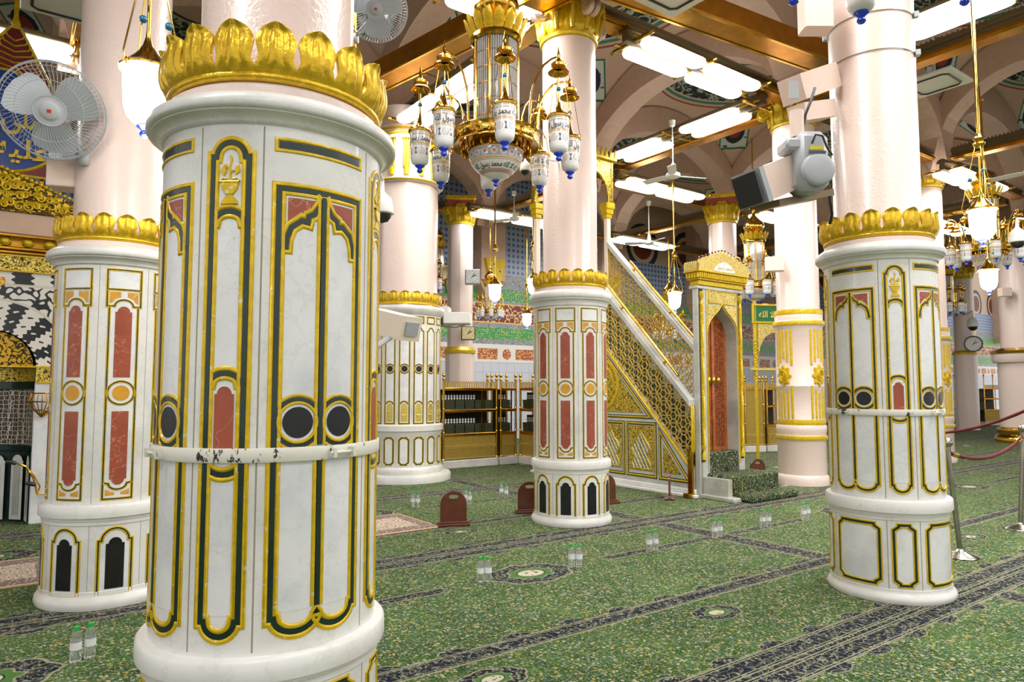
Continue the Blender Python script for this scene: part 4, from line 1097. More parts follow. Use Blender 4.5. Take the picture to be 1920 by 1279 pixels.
    for q in range(8):
        a = radians(45*q); d = Vector((cos(a), sin(a), 0)); ar = MB()
        P = [(.44*RR+(x_-.44)*(AR_-.44*RR)/.36, z_) for x_, z_ in [(.44, .10), (.45, .30), (.47, .46), (.53, .60), (.62, .70), (.72, .735), (.80, .735)]]
        ar.tube([d*p[0]+Vector((0, 0, p[1])) for p in P], .012, 7)
        ar.tube([d*p[0]+Vector((0, 0, p[1])) for p in [(.44*RR, .1), (.50*RR, .18), (.53*RR, .10)]], .008, 6)
        ao = ar.build('arm', M['brass'], t)
        cp = MB(); cp.lathe([(.105, .56), (.108, .565), (.095, .585), (.07, .60), (.062, .615), (.075, .625), (.078, .65), (.05, .675), (.025, .69), (.015, .72), (.02, .74), (.012, .77), (.006, .80), (.001, .84)], 24, (d.x*AR_, d.y*AR_, 0)); cp.build('bell_cap', M['brass'], ao)
        lantern_mesh(t, (d.x*AR_, d.y*AR_, 0), full, a + .4*q)
    return t
mc = at(930, 245, 7.2)
face = atan2(-mc.y, -mc.x)
CH = chandelier('large gold and crystal chandelier with eight lettered glass lanterns, top centre', (mc.x, mc.y, 4.17), face + radians(6))
dup(CH, (2.43, 3.86, 4.46), radians(90), 'chandelier overhead on the right of which only hanging lantern tips show')
SM = chandelier('distant gold chandelier right of the wide pier', tuple(at(817, 533, 20.5)), .3, full=False, k=.95, AR_=.52, RR=.68)
dup(SM, at(919, 585, 18.6), .9, 'small distant chandelier below the white bell lamp, left of the middle column', scale=.62)
dup(SM, at(1416, 538, 16.0), .2, 'gold chandelier between the pulpit door and the pink fluted column', scale=.93)
SN = chandelier('gold chandelier hanging at the right edge behind the white bell lamp', tuple(at(1850, 472, 13.8)), .4, full=False, k=.95, AR_=.66)
dup(SM, at(1775, 575, 24.0), .4, 'distant chandelier just right of the half hidden pink column', scale=.95)
dup(SM, at(1256, 625, 20.0), .1, 'distant chandelier seen past the foot of the pulpit handrail', scale=.8)

# ------------------------------------------------------------------ fans
def blade(mb, a, r0, r1, w, tilt, z=0.0):
    n = 8; vs = []
    for i in range(n+1):
        q = i/n; r = r0+(r1-r0)*q; ww = w*(.45+.75*sin(min(1, q*1.15+.05)*pi*.62)) * (sqrt(max(0, 1-((q-.8)/.21)**2)) if q > .8 else 1)
        for s_ in (-1, 0, 1):
            x = r; y = s_*ww/2 + .06*q*w; vs.append((x*cos(a)-y*sin(a), x*sin(a)+y*cos(a), z + s_*tilt*ww/2))
    k = len(vs); vs += [(x, y, zz-.004) for x, y, zz in vs]
    fs = [(i*3+j, i*3+j+1, i*3+4+j, i*3+3+j) for i in range(n) for j in range(2)]
    fs += [(d+k, c+k, b+k, a_+k) for a_, b, c, d in fs]; mb.add(vs, fs)
def wall_fan(label, c, nrm, D, arm_to, badge=True):
    "cage fan centred at c facing nrm (local +Z)"
    t = thing('wall_fan', label, 'fan', c); nrm = Vector(nrm).normalized(); t.rotation_euler = nrm.to_track_quat('Z', 'Y').to_euler(); R = D/2
    g = MB(); N_ = 64
    for q in range(N_):
        a = 2*pi*q/N_; tw = .25
        pts = [(.30*R*cos(a), .30*R*sin(a), .085), (.62*R*cos(a+tw*.5), .62*R*sin(a+tw*.5), .085), (.9*R*cos(a+tw), .9*R*sin(a+tw), .06), (R*cos(a+tw), R*sin(a+tw), 0)]
        g.tube(pts, .0016, 4, False)
        pts = [(.25*R*cos(a), .25*R*sin(a), -.12), (.8*R*cos(a), .8*R*sin(a), -.10), (.98*R*cos(a), .98*R*sin(a), -.04), (R*cos(a), R*sin(a), 0)]
        g.tube(pts, .0016, 4, False)
    for r_, z, w in ((R, 0, .006), (R*1.0, -.02, .004), (R*.97, .03, .003), (.62*R, .086, .0025), (.9*R, .062, .0025), (.30*R, .088, .005), (.8*R, -.10, .0025), (.5*R, -.115, .0025)):
        g.tube([(r_*cos(2*pi*i/40), r_*sin(2*pi*i/40), z) for i in range(40)], w, 5, closed=True)
    gd = g.build('wire_guard', M['grey'], t)
    h = MB(); h.lathe([(.001, .105), (.15*R, .105), (.17*R, .10), (.19*R, .092), (.22*R, .09), (.30*R, .088)], 32); h.build('hub_cover', M['grey'], t)
    if badge:
        b = MB(); b.box(-.014, .014, -.012, .012, .104, .108); b.build('red_badge', plain('red_badge', sr(190, 40, 40), .5), t)
    for q in range(3):
        b = MB(); blade(b, 2*pi*q/3 + .5, .12*R, .86*R, .75*R, .35, -.02); b.build('blade', M['fanblade'], t)
    m_ = MB(); m_.lathe([(.05, -.08), (.10, -.10), (.11, -.14), (.11, -.24), (.08, -.28), (.001, -.285)], 28)
    for q in range(12):
        a = 2*pi*q/12; m_.beam((.112*cos(a), .112*sin(a), -.15), (.112*cos(a), .112*sin(a), -.23), .008, .006)
    m_.build('motor', M['white'], t)
    loc = t.rotation_euler.to_matrix().inverted() @ (Vector(arm_to) - Vector(c))
    a_ = MB(); a_.tube([(0, 0, -.2), (loc*.6)+Vector((0, 0, -.08)), loc], .022, 10); a_.box(loc.x-.05, loc.x+.05, loc.y-.05, loc.y+.05, loc.z-.05, loc.z+.05, .01); a_.build('wall_bracket', M['grey'], t)
    return t
M['fanblade'] = plain('silver_plastic', sr(176, 182, 188), .3, .2)
fc = at(98, 208, 5.0); lx, ly = -3.178, 5.546
dl = Vector((fc.x-lx, fc.y-ly, 0)).normalized()
wall_fan('large silver wall fan on the left pink column before the blue shield', fc, (.42, -1, -.42), .70, (lx+dl.x*.33, ly+dl.y*.33, fc.z-.28))
fc2 = at(140, 296, 6.3); wall_fan('second wall fan half hidden behind the first one', fc2, (.3, -1, -.25), .48, (fc2.x+.25, fc2.y+.3, fc2.z-.05), False)
fc3 = at(706, 18, 7.0); wall_fan('wall fan at the top edge right of the front column', fc3, (.1, -1, -.5), .64, (fc3.x-.35, fc3.y+.5, fc3.z-.05), True)
mb = MB(); mb.tube([(fc3.x-.35, fc3.y+.5, fc3.z-.2), (fc3.x-.35, fc3.y+.5, 6.7)], .03, 10)
tag(mb.build('fan_drop_pole', M['brassd']), 'drop pole that carries the fan behind the front column', 'pole')
def ceiling_fan(label, p, D, rz, top=6.4):
    t = thing('ceiling_fan', label, 'fan', p, rz)
    m_ = MB(); m_.lathe([(.001, -.05), (.06, -.045), (.12, -.02), (.13, .02), (.12, .04), (.05, .06), (.05, .10), (.035, .2), (.018, .24), (.012, .26)], 28); m_.build('motor', M['white'], t)
    r = MB(); r.tube([(0, 0, .24), (0, 0, top-p[2])], .011, 8); r.lathe([(.012, top-p[2]-.12), (.05, top-p[2]-.1), (.06, top-p[2])], 16); r.build('down_rod', M['white'], t)
    for q in range(3):
        a = 2*pi*q/3; b = MB(); d = Vector((cos(a), sin(a), 0)); e = Vector((-sin(a), cos(a), 0))
        vs = []
        for u_, w in ((.12, .05), (.2, .07), (D/2, .075)):
            for s_ in (-1, 1):
                for z in (0, .006): vs.append(tuple(d*u_+e*s_*w+Vector((0, 0, z+s_*w*.25))))
        fs = []
        for i in range(2):
            o = i*4; fs += [(o, o+2, o+6, o+4), (o+1, o+5, o+7, o+3), (o, o+4, o+5, o+1), (o+2, o+3, o+7, o+6)]
        fs += [(8, 10, 11, 9), (0, 1, 3, 2)]; b.add(vs, fs); b.build('blade', M['white'], t, smooth=False)
    return t
ceiling_fan('white ceiling fan with three blades below the ceiling lamp in the middle', at(1262, 330, 12.3), 1.25, .25, 6.45)
ceiling_fan('small distant white ceiling fan above the pulpit stair', at(1217, 456, 17.2), 1.2, 0.9, 6.3)
ceiling_fan('white ceiling fan before the lamp by the blue tiled wall', at(964, 411, 17.0), 1.2, .6, 6.5)
ceiling_fan('white ceiling fan at the right edge behind the gold rod of the bell lamp', at(1935, 322, 12.0), 1.3, .1, 6.4)

# air outlets
def cassette(label, c, s, rz):
    t = thing('air_vent', label, 'vent', c, rz)
    b = MB(); b.box(-s/2, s/2, -s/2, s/2, 0, .05, .01); b.build('panel', M['white'], t, smooth=False)
    q = s*.36; pts = [(q-.06, -q), (q, -q+.06), (q, q-.06), (q-.06, q), (-q+.06, q), (-q, q-.06), (-q, -q+.06), (-q+.06, -q)]
    b = MB(); b.tube([(x, y, -.002) for x, y in pts], .018, 6, closed=True); b.build('outlet_slot', M['dark'], t)
    b = MB(); b.box(-.02, .02, -.02, .02, .05, .9); b.build('hanger', M['white'], t); return t
cassette('square white air outlet right of the tall right column', fl(1752, 158, 6.35), .80, U)
cassette('white air outlet at the top edge above the centre lamps', fl(1268, -24, 6.1), .95, U)
cassette('grey white air outlet at the top left beside the pink shaft', fl(118, 8, 6.0), .8, U)
# ------------------------------------------------------------------ stepped pulpit (local x across the door, y back along the stair)
def arab(name, fgc, bgc, scale, w=.06, metal=.5, rough=.3, depth=.01):
    t = NT(name); co = t.coord(); nd = t.n('ShaderNodeTexNoise'); t.l(co, nd.inputs[0]); nd.inputs['Scale'].default_value = scale*.7
    ad = t.n('ShaderNodeVectorMath', _operation='MULTIPLY_ADD'); t.l(nd.outputs['Color'], ad.inputs[0]); ad.inputs[1].default_value = (1.2/scale,)*3; t.l(co, ad.inputs[2])
    f = t.math('ABSOLUTE', t.math('SUBTRACT', t.noise(ad.outputs[0], scale, 2, .5), .5)); k = t.ss(f, w*.5, w)
    t.col(t.mix(k, bgc, fgc)); t.set(Roughness=rough, Metallic=metal); t.bump(k, .8, depth); return t.m
M['marble_min'] = marble('pulpit_marble', sr(196, 196, 188), sr(164, 166, 160), .25, .3)
M['scroll'] = arab('gilt_scrollwork', sr(222, 190, 70), sr(70, 62, 24), 26, .05)
M['scrollb'] = arab('bright_scrollwork', sr(240, 218, 130), sr(196, 158, 60), 40, .05)
M['woodcarve'] = arab('carved_wood', sr(168, 84, 26), sr(92, 38, 10), 34, .08, 0.0, .4)
M['door'] = plain('door_wood', sr(172, 88, 32), .3, var=.3, coat=.4)
M['lattice'] = gold('lattice_gold', sr(216, 184, 90), .4, .35, 30, .2)
M['window'] = plain('window_glass', sr(150, 154, 146), .15, .0, var=.4)
O = fl(1306, 934)
MIN = thing('pulpit', 'gilded marble pulpit with a stair, lattice sides and a carved wooden door', 'pulpit', (O.x, O.y, 0), U)
ms = lambda s, z, o: (-o, s, z)     # side face, looking along +x
mf = lambda s, z, o: (s, -.05-o, z)  # door face
SL = 1.03
mb = MB(); YB = 3.88
poly = [(.05, 0), (YB, 0), (YB, .34+SL*3.0), (3.0, .34+SL*3.0), (.05, .34+SL*.05)]
mb.prism(poly, lambda a, b: (0, a, b), lambda a, b: (.1, a, b)); mb.prism(poly, lambda a, b: (1.1, a, b), lambda a, b: (1.2, a, b))
side = mb.build('side_wall', M['marble_min'], MIN, smooth=False)
g = MB(); n = MB()
def frame(pts, w=.028, h=.018):
    ribbon(g, pts, bead(w, h), ms, True, .5); ribbon(n, pts, [(-w*.95, -.002), (-w*.95, .003), (w*.95, .003), (w*.95, -.002)], ms, True, .5)
T1 = [(.12, .22), (.69, .22), (.69, .93)]; W2 = [(.78, .22), (1.385, .22), (1.385, 1.04), (.78, 1.04)]; W1 = [(1.465, .22), (2.07, .22), (2.07, 1.04), (1.465, 1.04)]
T2 = [(.88, 1.14), (2.9, 1.14), (2.9, 1.14+SL*2.02)]
for f_ in (T1, W2, W1, [(a+1.37, b) for a, b in W2], T2): frame(f_)
g.build('gilt_moulding', M['gilt'], side); n.build('dark_line', M['green'], side)
def inner(pts, k):
    cx = sum(p[0] for p in pts)/len(pts); cz = sum(p[1] for p in pts)/len(pts); return [(cx+(a-cx)*k, cz+(b-cz)*k) for a, b in pts]
q = MB(); fill(q, inner(T1, .62), ms, .008, 5); q.build('scroll_panel', M['scroll'], side)
q = MB(); fill(q, inner(T2, .90), ms, .008, 5); q.build('scroll_panel', M['scroll'], side)
q = MB(); ribbon(q, circ(2.02, 1.66, .43, 40), bead(.07, .03), ms, True); ribbon(q, circ(2.02, 1.66, .34, 40), bead(.03, .03), ms, True); q.build('round_moulding', M['gilt'], side)
for y0 in (.78, 1.465, 2.15):
    q = MB(); fill(q, [(y0+.04, .30), (y0+.565, .30), (y0+.565, 1.0), (y0+.04, 1.0)], ms, .006, 5); w = q.build('grille_panel', M['scroll'], side)
    c = y0+.30; og = [(c-.20, .33), (c+.20, .33), (c+.20, .42), (c+.13, .50), (c+.20, .62), (c+.19, .70), (c+.10, .78), (c+.02, .90), (c-.02, .90), (c-.10, .78), (c-.19, .70), (c-.20, .62), (c-.13, .50), (c-.20, .42)]
    q = MB(); fill(q, og, ms, .012, 5); q.build('window_glass', M['window'], w)
    q = MB(); ribbon(q, og, bead(.02, .02, 0), ms, True)
    for i in range(-6, 7):
        for sg in (-1, 1):
            pts = []
            for k in range(25):
                z = .33+.57*k/24; s = c + i*.075 + sg*(z-.6)*.6
                # inside test against the outline
                ins = False; j = len(og)-1
                for a in range(len(og)):
                    if (og[a][1] > z) != (og[j][1] > z) and s < (og[j][0]-og[a][0])*(z-og[a][1])/(og[j][1]-og[a][1])+og[a][0]: ins = not ins
                    j = a
                if ins: pts.append((s, z))
            if len(pts) > 1: ribbon(q, [pts[0], pts[-1]], [(-.005, .012), (0, .02), (.005, .012)], ms, False, .5)
    q.build('diamond_bars', M['goldwhite'], w)
# plinth course with incised ornament
b = MB(); b.box(-.09, 0, -.05, YB, 0, .05, .01); b.box(-.03, 0.02, .0, YB, .05, .12, .01); b.build('plinth', M['marble_old'], MIN, smooth=False)
# lattice balustrades, marble rail, brass handrail (near and far side)
def lattice(x, name_parent):
    L = MB(); a = .128; h = sqrt(3)*a
    y0, y1 = .02, 2.95
    def ok(y, z): return y0 < y < y1 and .42+SL*y < z < 1.29+SL*y
    def bar(p, q):
        m_ = ((p[0]+q[0])/2, (p[1]+q[1])/2)
        if ok(*m_): L.beam((x, p[0], p[1]), (x, q[0], q[1]), .02, .013)
    for i in range(-2, 26):
        for j in range(-2, 30):
            cy = i*1.5*a; cz = (j + (i % 2)*.5)*h + .3
            P = [(cy+a*cos(radians(60*k)), cz+a*sin(radians(60*k))) for k in range(6)]
            I = [(cy+a*.48*cos(radians(60*k)), cz+a*.48*sin(radians(60*k))) for k in range(6)]
            for k in range(6):
                if k < 3: bar(P[k], P[(k+1) % 6])
                bar(P[k], I[k]); bar(I[k], I[(k+1) % 6])
    lo = L.build('lattice_screen', M['lattice'], MIN, smooth=False)
    F_ = MB(); R_ = [(.02, .42+SL*.02), (2.95, .42+SL*2.95), (2.95, 1.29+SL*2.95), (.02, 1.29+SL*.02), ]
    R_ = [(.02, .74), (.34, .76), (.34, .76)][:0] + [(.02, .70), (.10, .47), (2.95, .42+SL*2.95), (2.95, 1.29+SL*2.95), (.02, 1.29+SL*.02)]
    for dx in (-.02, .02): F_.tube([(x+dx, a_, b_) for a_, b_ in R_], .016, 6, closed=True)
    F_.build('gilt_moulding', M['gilt'], lo)
for x in (-.03, 1.15):
    lattice(x, MIN)
    r = MB(); r.prism([(.03, 1.31+SL*.03), (2.95, 1.30+SL*2.95), (2.95, 1.40+SL*2.95), (.03, 1.40+SL*.03)], lambda a, b: (x-.07, a, b), lambda a, b: (x+.07, a, b)); rr = r.build('marble_rail', M['marble_min'], MIN, smooth=False)
    r = MB(); r.tube([(x, .28, 1.50+SL*.28), (x, 2.4, 1.50+SL*2.4)], .024, 10)
    for y in (.55, 1.45, 2.3): r.tube([(x, y, 1.40+SL*y), (x, y, 1.50+SL*y)], .012, 8); r.ball((x, y, 1.44+SL*y), .03, 8, 6)
    r.build('handrail', M['brass'], MIN)
# treads
b = MB()
for k in range(11): y = .35+k*.25; b.box(.1, 1.1, y, y+.27, 0 if k == 0 else .4+k*.25, .65+k*.255)
b.build('stair_treads', M['carpet_plain'], MIN, smooth=False)
# portal
b = MB(); b.box(.22, .26, -.05, .19, 0, 3.12); b.box(.05, .24, -.05, .035, 0, 3.12); b.box(.035, .1, -.05, .035, 0, 3.12); b.box(.96, 1.10, -.05, .19, 0, 3.12)
sp = [(.26, 3.12), (.26, 2.42), (.28, 2.52), (.34, 2.62), (.44, 2.70), (.53, 2.77), (.61, 2.86), (.61, 3.12)]
b.prism(sp, lambda a, c: (a, -.05, c), lambda a, c: (a, .19, c)); b.prism([(1.22-a, c) for a, c in sp][::-1], lambda a, c: (a, -.05, c), lambda a, c: (a, .19, c))
b.box(.02, 1.12, -.07, .10, 3.08, 3.13, .01)
PO = b.build('portal', M['marble_min'], MIN, smooth=False)
g = MB(); ribbon(g, [(.26, .65), (.26, 2.42)] + sp[2:7] + [(1.22-a, c) for a, c in sp[2:7]][::-1] + [(.96, 2.42), (.96, .65)], bead(.022, .02, .02), mf, False, .5)
for P_ in ([(.29, 2.885), (.93, 2.885), (.93, 3.075), (.29, 3.075)],): ribbon(g, P_, bead(.018, .014), mf, True, .5)
ribbon(g, [(.235, .45), (.235, 3.08), (.985, 3.08), (.985, .45)], bead(.016, .012), mf, False, .5)
g.build('gilt_moulding', M['gilt'], PO)
q = MB(); fill(q, [(.30, 2.895), (.92, 2.895), (.92, 3.065), (.30, 3.065)], mf, .006, 5)
fill(q, [(.27, 2.86), (.27, 2.56), (.33, 2.66), (.44, 2.74), (.53, 2.81), (.56, 2.86)], mf, .006, 5); fill(q, [(.95, 2.86), (.95, 2.56), (.89, 2.66), (.78, 2.74), (.69, 2.81), (.66, 2.86)], mf, .006, 5)
q.build('scroll_panel', M['scrollb'], PO)
for x in (.11, 1.035):
    k = MB(); w = .045
    fill(k, [(x-w, .52), (x+w, .52), (x+w, .66), (x+.028, .70), (x+w*.9, .78), (x+w*.9, 2.85), (x+.028, 2.92), (x+w, 2.96), (x+w, 3.08), (x-w, 3.08), (x-w, 2.96), (x-.028, 2.92), (x-w*.9, 2.85), (x-w*.9, .78), (x-.028, .70), (x-w, .66)], mf, .003, 5)
    ko = k.build('black_recess', M['black'], PO)
    tw = MB(); N_ = 130
    for s_ in range(4):
        tw.tube([(x+.017*cos(i*.62+s_*pi/2), -.062+.017*sin(i*.62+s_*pi/2), .74+2.12*i/N_) for i in range(N_+1)], .0155, 5)
    tw.lathe([(.001, .545), (.036, .55), (.036, .62), (.02, .66), (.016, .69), (.034, .73), (.03, .76)], 14, (x, -.062, 0)); tw.lathe([(.03, 2.84), (.034, 2.87), (.016, 2.90), (.02, 2.93), (.038, 2.96), (.038, 3.04), (.001, 3.05)], 14, (x, -.062, 0))
    tw.build('twisted_colonnette', M['gilt'], ko)
d = MB()
for x0, x1 in ((.24, .605), (.615, .98)): d.box(x0, x1, .16, .20, .6, 2.9, .006)
d.box(.585, .635, .135, .16, .6, 2.85, .01); DO = d.build('door', M['door'], MIN, smooth=False)
d = MB(); fill(d, [(.33, .7), (.55, .7), (.55, 2.62), (.33, 2.62)], lambda s, z, o: (s, .16-o, z), .004, 5); fill(d, [(.68, .7), (.90, .7), (.90, 2.62), (.68, 2.62)], lambda s, z, o: (s, .16-o, z), .004, 5); d.build('carved_panel', M['woodcarve'], DO)
for x in (.55, .67):
    d = MB(); d.lathe([(.045, 0), (.05, .01), (.03, .02), (.02, .04), (.04, .06), (.042, .08), (.001, .1)], 16); o = d.build('door_knob', M['brass'], DO); o.rotation_euler = (pi/2, 0, 0); o.location = (x, .155, 1.72)
# entablature and crest
SQ = lambda mb: [setattr(mb, 'v', [(.57+(x-.6)*.82, y*.75, 3.12+(z-3.15)*.76) for x, y, z in mb.v])]
b = MB(); b.box(-.05, 1.25, -.11, .12, 3.17, 3.27, .01); b.box(-.09, 1.29, -.15, .15, 3.27, 3.30, .005)
for i in range(24): x = -.08+1.36*i/23; b.box(x-.018, x+.018, -.19+.0, -.14, 3.30, 3.42, .012)
for i in range(5): y = -.14+.27*i/4; b.box(-.13, -.08, y-.018, y+.018, 3.30, 3.42, .012)
b.box(-.10, 1.30, -.16, .15, 3.30, 3.42); b.box(-.15, 1.35, -.21, .19, 3.42, 3.45, .006)
SQ(b); EN = b.build('gilt_cornice', M['gilt'], MIN, smooth=False)
def cz(x): t_ = abs((x-.6)/.75); return 3.60 + .24*(1-t_**1.3)
b = MB(); pts = [(-.15, 3.45)] + [(1.35, 3.45)]
top = []
for i in range(31):
    x = 1.35-1.5*i/30; top.append((x, cz(x) + (.05 if i % 2 else 0)))
b.prism(pts + top, lambda a, c: (a, -.19, c), lambda a, c: (a, -.155, c))
side_t = [(-.19+.36*i/14, 3.58+(.05 if i % 2 else 0)) for i in range(15)][::-1]
b.prism([(-.19, 3.45), (.17, 3.45)] + side_t, lambda a, c: (-.15, a, c), lambda a, c: (-.12, a, c))
SQ(b); b.build('openwork_crest', M['scrollb'], EN, smooth=False)
b = MB(); m2 = lambda s, z, o: (s, -.19-o, z); fill(b, [(.30, 3.47), (.90, 3.47), (.90, 3.52), (.78, 3.62), (.6, 3.68), (.42, 3.62), (.30, 3.52)], m2, .006, 5); SQ(b); cr = b.build('crest_plaque', M['marble_top'], EN)
b = MB(); put_text(b, shape_ar('محمد رسول'), m2, .6, 3.52, .10, .014, width=.46, bold=.01); SQ(b); b.build('gilt_lettering', M['goldwhite'], cr)
GAR = plain('garnet', sr(92, 20, 40), .25, coat=.5)
for i in range(16):
    b = MB(); x = 1.3-1.4*i/15; b.ball((x, -.172, cz(x)+.07), .021, 8, 6); SQ(b); b.build('garnet_knob', GAR, EN)
# steps and rail post
b = MB(); b.box(.10, 1.2, -.48, -.05, 0, .30); b.build('lower_step', M['marble_min'], MIN, smooth=False)
b = MB(); b.box(.04, .42, -.62, -.04, 0, .06, .01); b.build('step_base', M['marble_min'], MIN, smooth=False)
b = MB(); b.box(.20, 1.26, -.50, .0, .28, .345, .02); b.box(.20, 1.26, -.53, -.47, .05, .345, .02); b.box(.27, .95, -.05, .15, .3, .65, .02); b.box(.2, 1.35, -.80, -.45, 0, .10, .03); b.build('stair_carpet', M['carpet_plain'], MIN, smooth=False)
b = MB(); b.box(-.06, -.02, .02, .11, .06, .71, .006); b.box(-.16, -.02, .0, .12, .0, .07, .01); b.build('brass_post', M['brassd'], MIN, smooth=False)
# kiosk over the top of the stair
KY0, KY1 = 3.0, 3.82
for x in (.05, 1.15):
    for y in (KY0, KY1):
        K = MB(); K.box(x-.05, x+.05, y-.05, y+.05, 3.0, 5.0, .01); K = K.build('canopy_post', M['cream'], MIN, smooth=False)
        K2 = MB()
        for z0, z1, w in ((4.90, 5.0, .07), (4.98, 5.1, .09), (5.08, 5.2, .11)): K2.box(x-w, x+w, y-w, y+w, z0, z1, .01)
        K2.build('gilt_capital', M['gilt'], K, smooth=False)
A_ = MB(); L_ = KY1-KY0+.2; hw = L_/2; arcp = [(-hw+.12, 5.20)] + [((-hw+.12)*cos(radians(t_)), 5.20+.62*sin(radians(t_))**.8) for t_ in range(10, 171, 10)] + [(hw-.12, 5.20)]
ol = [(-hw, 5.20)] + arcp + [(hw, 5.20), (hw, 6.02), (-hw, 6.02)]
cyk = (KY0+KY1)/2
for x in (-.02, 1.18):
    n_ = len(arcp)
    for i in range(n_-1):
        (a0, z0), (a1, z1) = arcp[i], arcp[i+1]
        A_.prism([(a0, z0), (a1, z1), (a1, 6.02), (a0, 6.02)], lambda a, c: (x, cyk+a, c), lambda a, c: (x+.04, cyk+a, c))
    A_.box(x, x+.04, cyk-hw, cyk-hw+.12, 5.20, 6.02); A_.box(x, x+.04, cyk+hw-.12, cyk+hw, 5.20, 6.02)
for y in (KY0-.09, KY1+.05):
    hx = .62
    ap = [((-hx+.12)*cos(radians(t_)), 5.20+.62*sin(radians(t_))**.8) for t_ in range(0, 181, 12)]
    for (a0, z0), (a1, z1) in zip(ap, ap[1:]): A_.prism([(a0, z0), (a1, z1), (a1, 6.02), (a0, 6.02)], lambda a, c: (.6+a, y, c), lambda a, c: (.6+a, y+.04, c))
    A_.box(-.02, .1, y, y+.04, 5.20, 6.02); A_.box(1.1, 1.22, y, y+.04, 5.20, 6.02)
CAN = A_.build('canopy_arches', M['scroll'], MIN, smooth=False)
b = MB(); b.box(-.08, 1.28, KY0-.16, KY1+.16, 6.02, 6.08, .01)
for i in range(14): y = KY0-.12+(KY1-KY0+.24)*i/13; b.prism([(-.04, 6.08), (.04, 6.08), (.025, 6.18), (0, 6.26), (-.025, 6.18)], lambda a, c: (-.07, y+a, c), lambda a, c: (-.04, y+a, c))
for i in range(12): x = -.05+1.3*i/11; b.prism([(-.04, 6.08), (.04, 6.08), (.025, 6.18), (0, 6.26), (-.025, 6.18)], lambda a, c: (x+a, KY0-.15, c), lambda a, c: (x+a, KY0-.12, c))
b.build('gilt_crest', M['gilt'], CAN, smooth=False)
b = MB(); b.lathe([(.62, 6.1), (.5, 6.3), (.05, 7.3), (.03, 7.4), (.05, 7.45), (.01, 7.6)], 8, (.6, cyk, 0)); b.build('spire', M['cream'], CAN, smooth=False)

# ------------------------------------------------------------------ back rests on the carpet
def backrest(label, p, rz):
    t = thing('back_rest', label, 'back rest', p, rz)
    hw, h = .155, .40; o = [(-hw, .03)] + [(hw, .03)] + arc(0, h-hw, hw, 0, 180, 16)
    hole = arc(.035, h-.065, .02, -90, 90, 5) + arc(-.035, h-.065, .02, 90, 270, 5)
    b = MB(); D = .022
    # board with a real slot: strips above, below and beside the handle hole
    zs0, zs1 = h-.085, h-.045
    def wd(z): return hw if z < h-hw else sqrt(max(0, hw*hw-(z-(h-hw))**2))
    zz = [.03, h-hw] + [h-hw+(zs0-h+hw)*i/4 for i in range(1, 5)]
    up = [zs1+(h-zs1)*i/8 for i in range(9)]; mid = [zs0+(zs1-zs0)*i/6 for i in range(7)]
    def slab(zlist, l, r):
        for a, c in zip(zlist, zlist[1:]): b.prism([(l(a), a), (r(a), a), (r(c), c), (l(c), c)], lambda x, z: (x, -D/2, z), lambda x, z: (x, D/2, z))
    slab(zz, lambda z: -wd(z), lambda z: wd(z)); slab(up, lambda z: -wd(z), lambda z: wd(z))
    hz = lambda z: .035 + sqrt(max(0, .02**2-(z-(zs0+zs1)/2)**2))
    slab(mid, lambda z: -wd(z), lambda z: -hz(z)); slab(mid, lambda z: hz(z), lambda z: wd(z))
    b.build('arched_board', M['wood'], t, smooth=False)
    b = MB(); b.box(-.19, .19, -.07, .07, 0, .032, .006); b.box(-.19, .19, -.03, .03, .03, .05, .006); b.build('foot', M['wood'], t, smooth=False)
backrest('dark wooden back rest with handle slot standing open on the carpet', fl(850, 986), radians(14))
backrest('dark wooden back rest partly hidden left of the middle column foot', fl(993, 962), radians(10))
backrest('dark wooden back rest peeking out right of the middle column foot', fl(1137, 945), radians(30))
backrest('dark wooden back rest seen edge on before the pulpit side', fl(1256, 935), radians(75))
backrest('dark wooden back rest behind the carpeted pulpit steps', fl(1421, 905), radians(20))

# ------------------------------------------------------------------ water bottles
def clearmat(name, c, a=.5):
    t = NT(name); t.col(c); t.set(Roughness=.05, IOR=1.33); t.b.inputs['Transmission Weight'].default_value = a; return t.m
M['pet'] = clearmat('clear_plastic', sr(244, 248, 248), .92)
M['label'] = plain('white_label', sr(226, 228, 230), .4)
M['capg'] = plain('green_cap', sr(16, 170, 66), .35)
def bottle0(label, p, group=None):
    t = thing('water_bottle', label, 'bottle', p, 0, group)
    b = MB(); pr = [(.001, .002), (.026, .0), (.031, .006)]
    for i in range(6): z = .014+i*.009; pr += [(.031, z), (.029, z+.0045)]
    pr += [(.031, .07), (.031, .118)]
    for i in range(3): z = .124+i*.009; pr += [(.031, z), (.029, z+.0045)]
    pr += [(.030, .152), (.024, .168), (.014, .180), (.0125, .19)]
    b.lathe(pr, 24); b.build('body', M['pet'], t)
    b = MB(); b.lathe([(.0316, .072), (.0316, .116)], 24); b.build('label_band', M['label'], t)
    b = MB(); b.lathe([(.0145, .183), (.0155, .184), (.0155, .200), (.0145, .203), (.001, .203)], 20); b.build('cap', M['capg'], t)
    return t
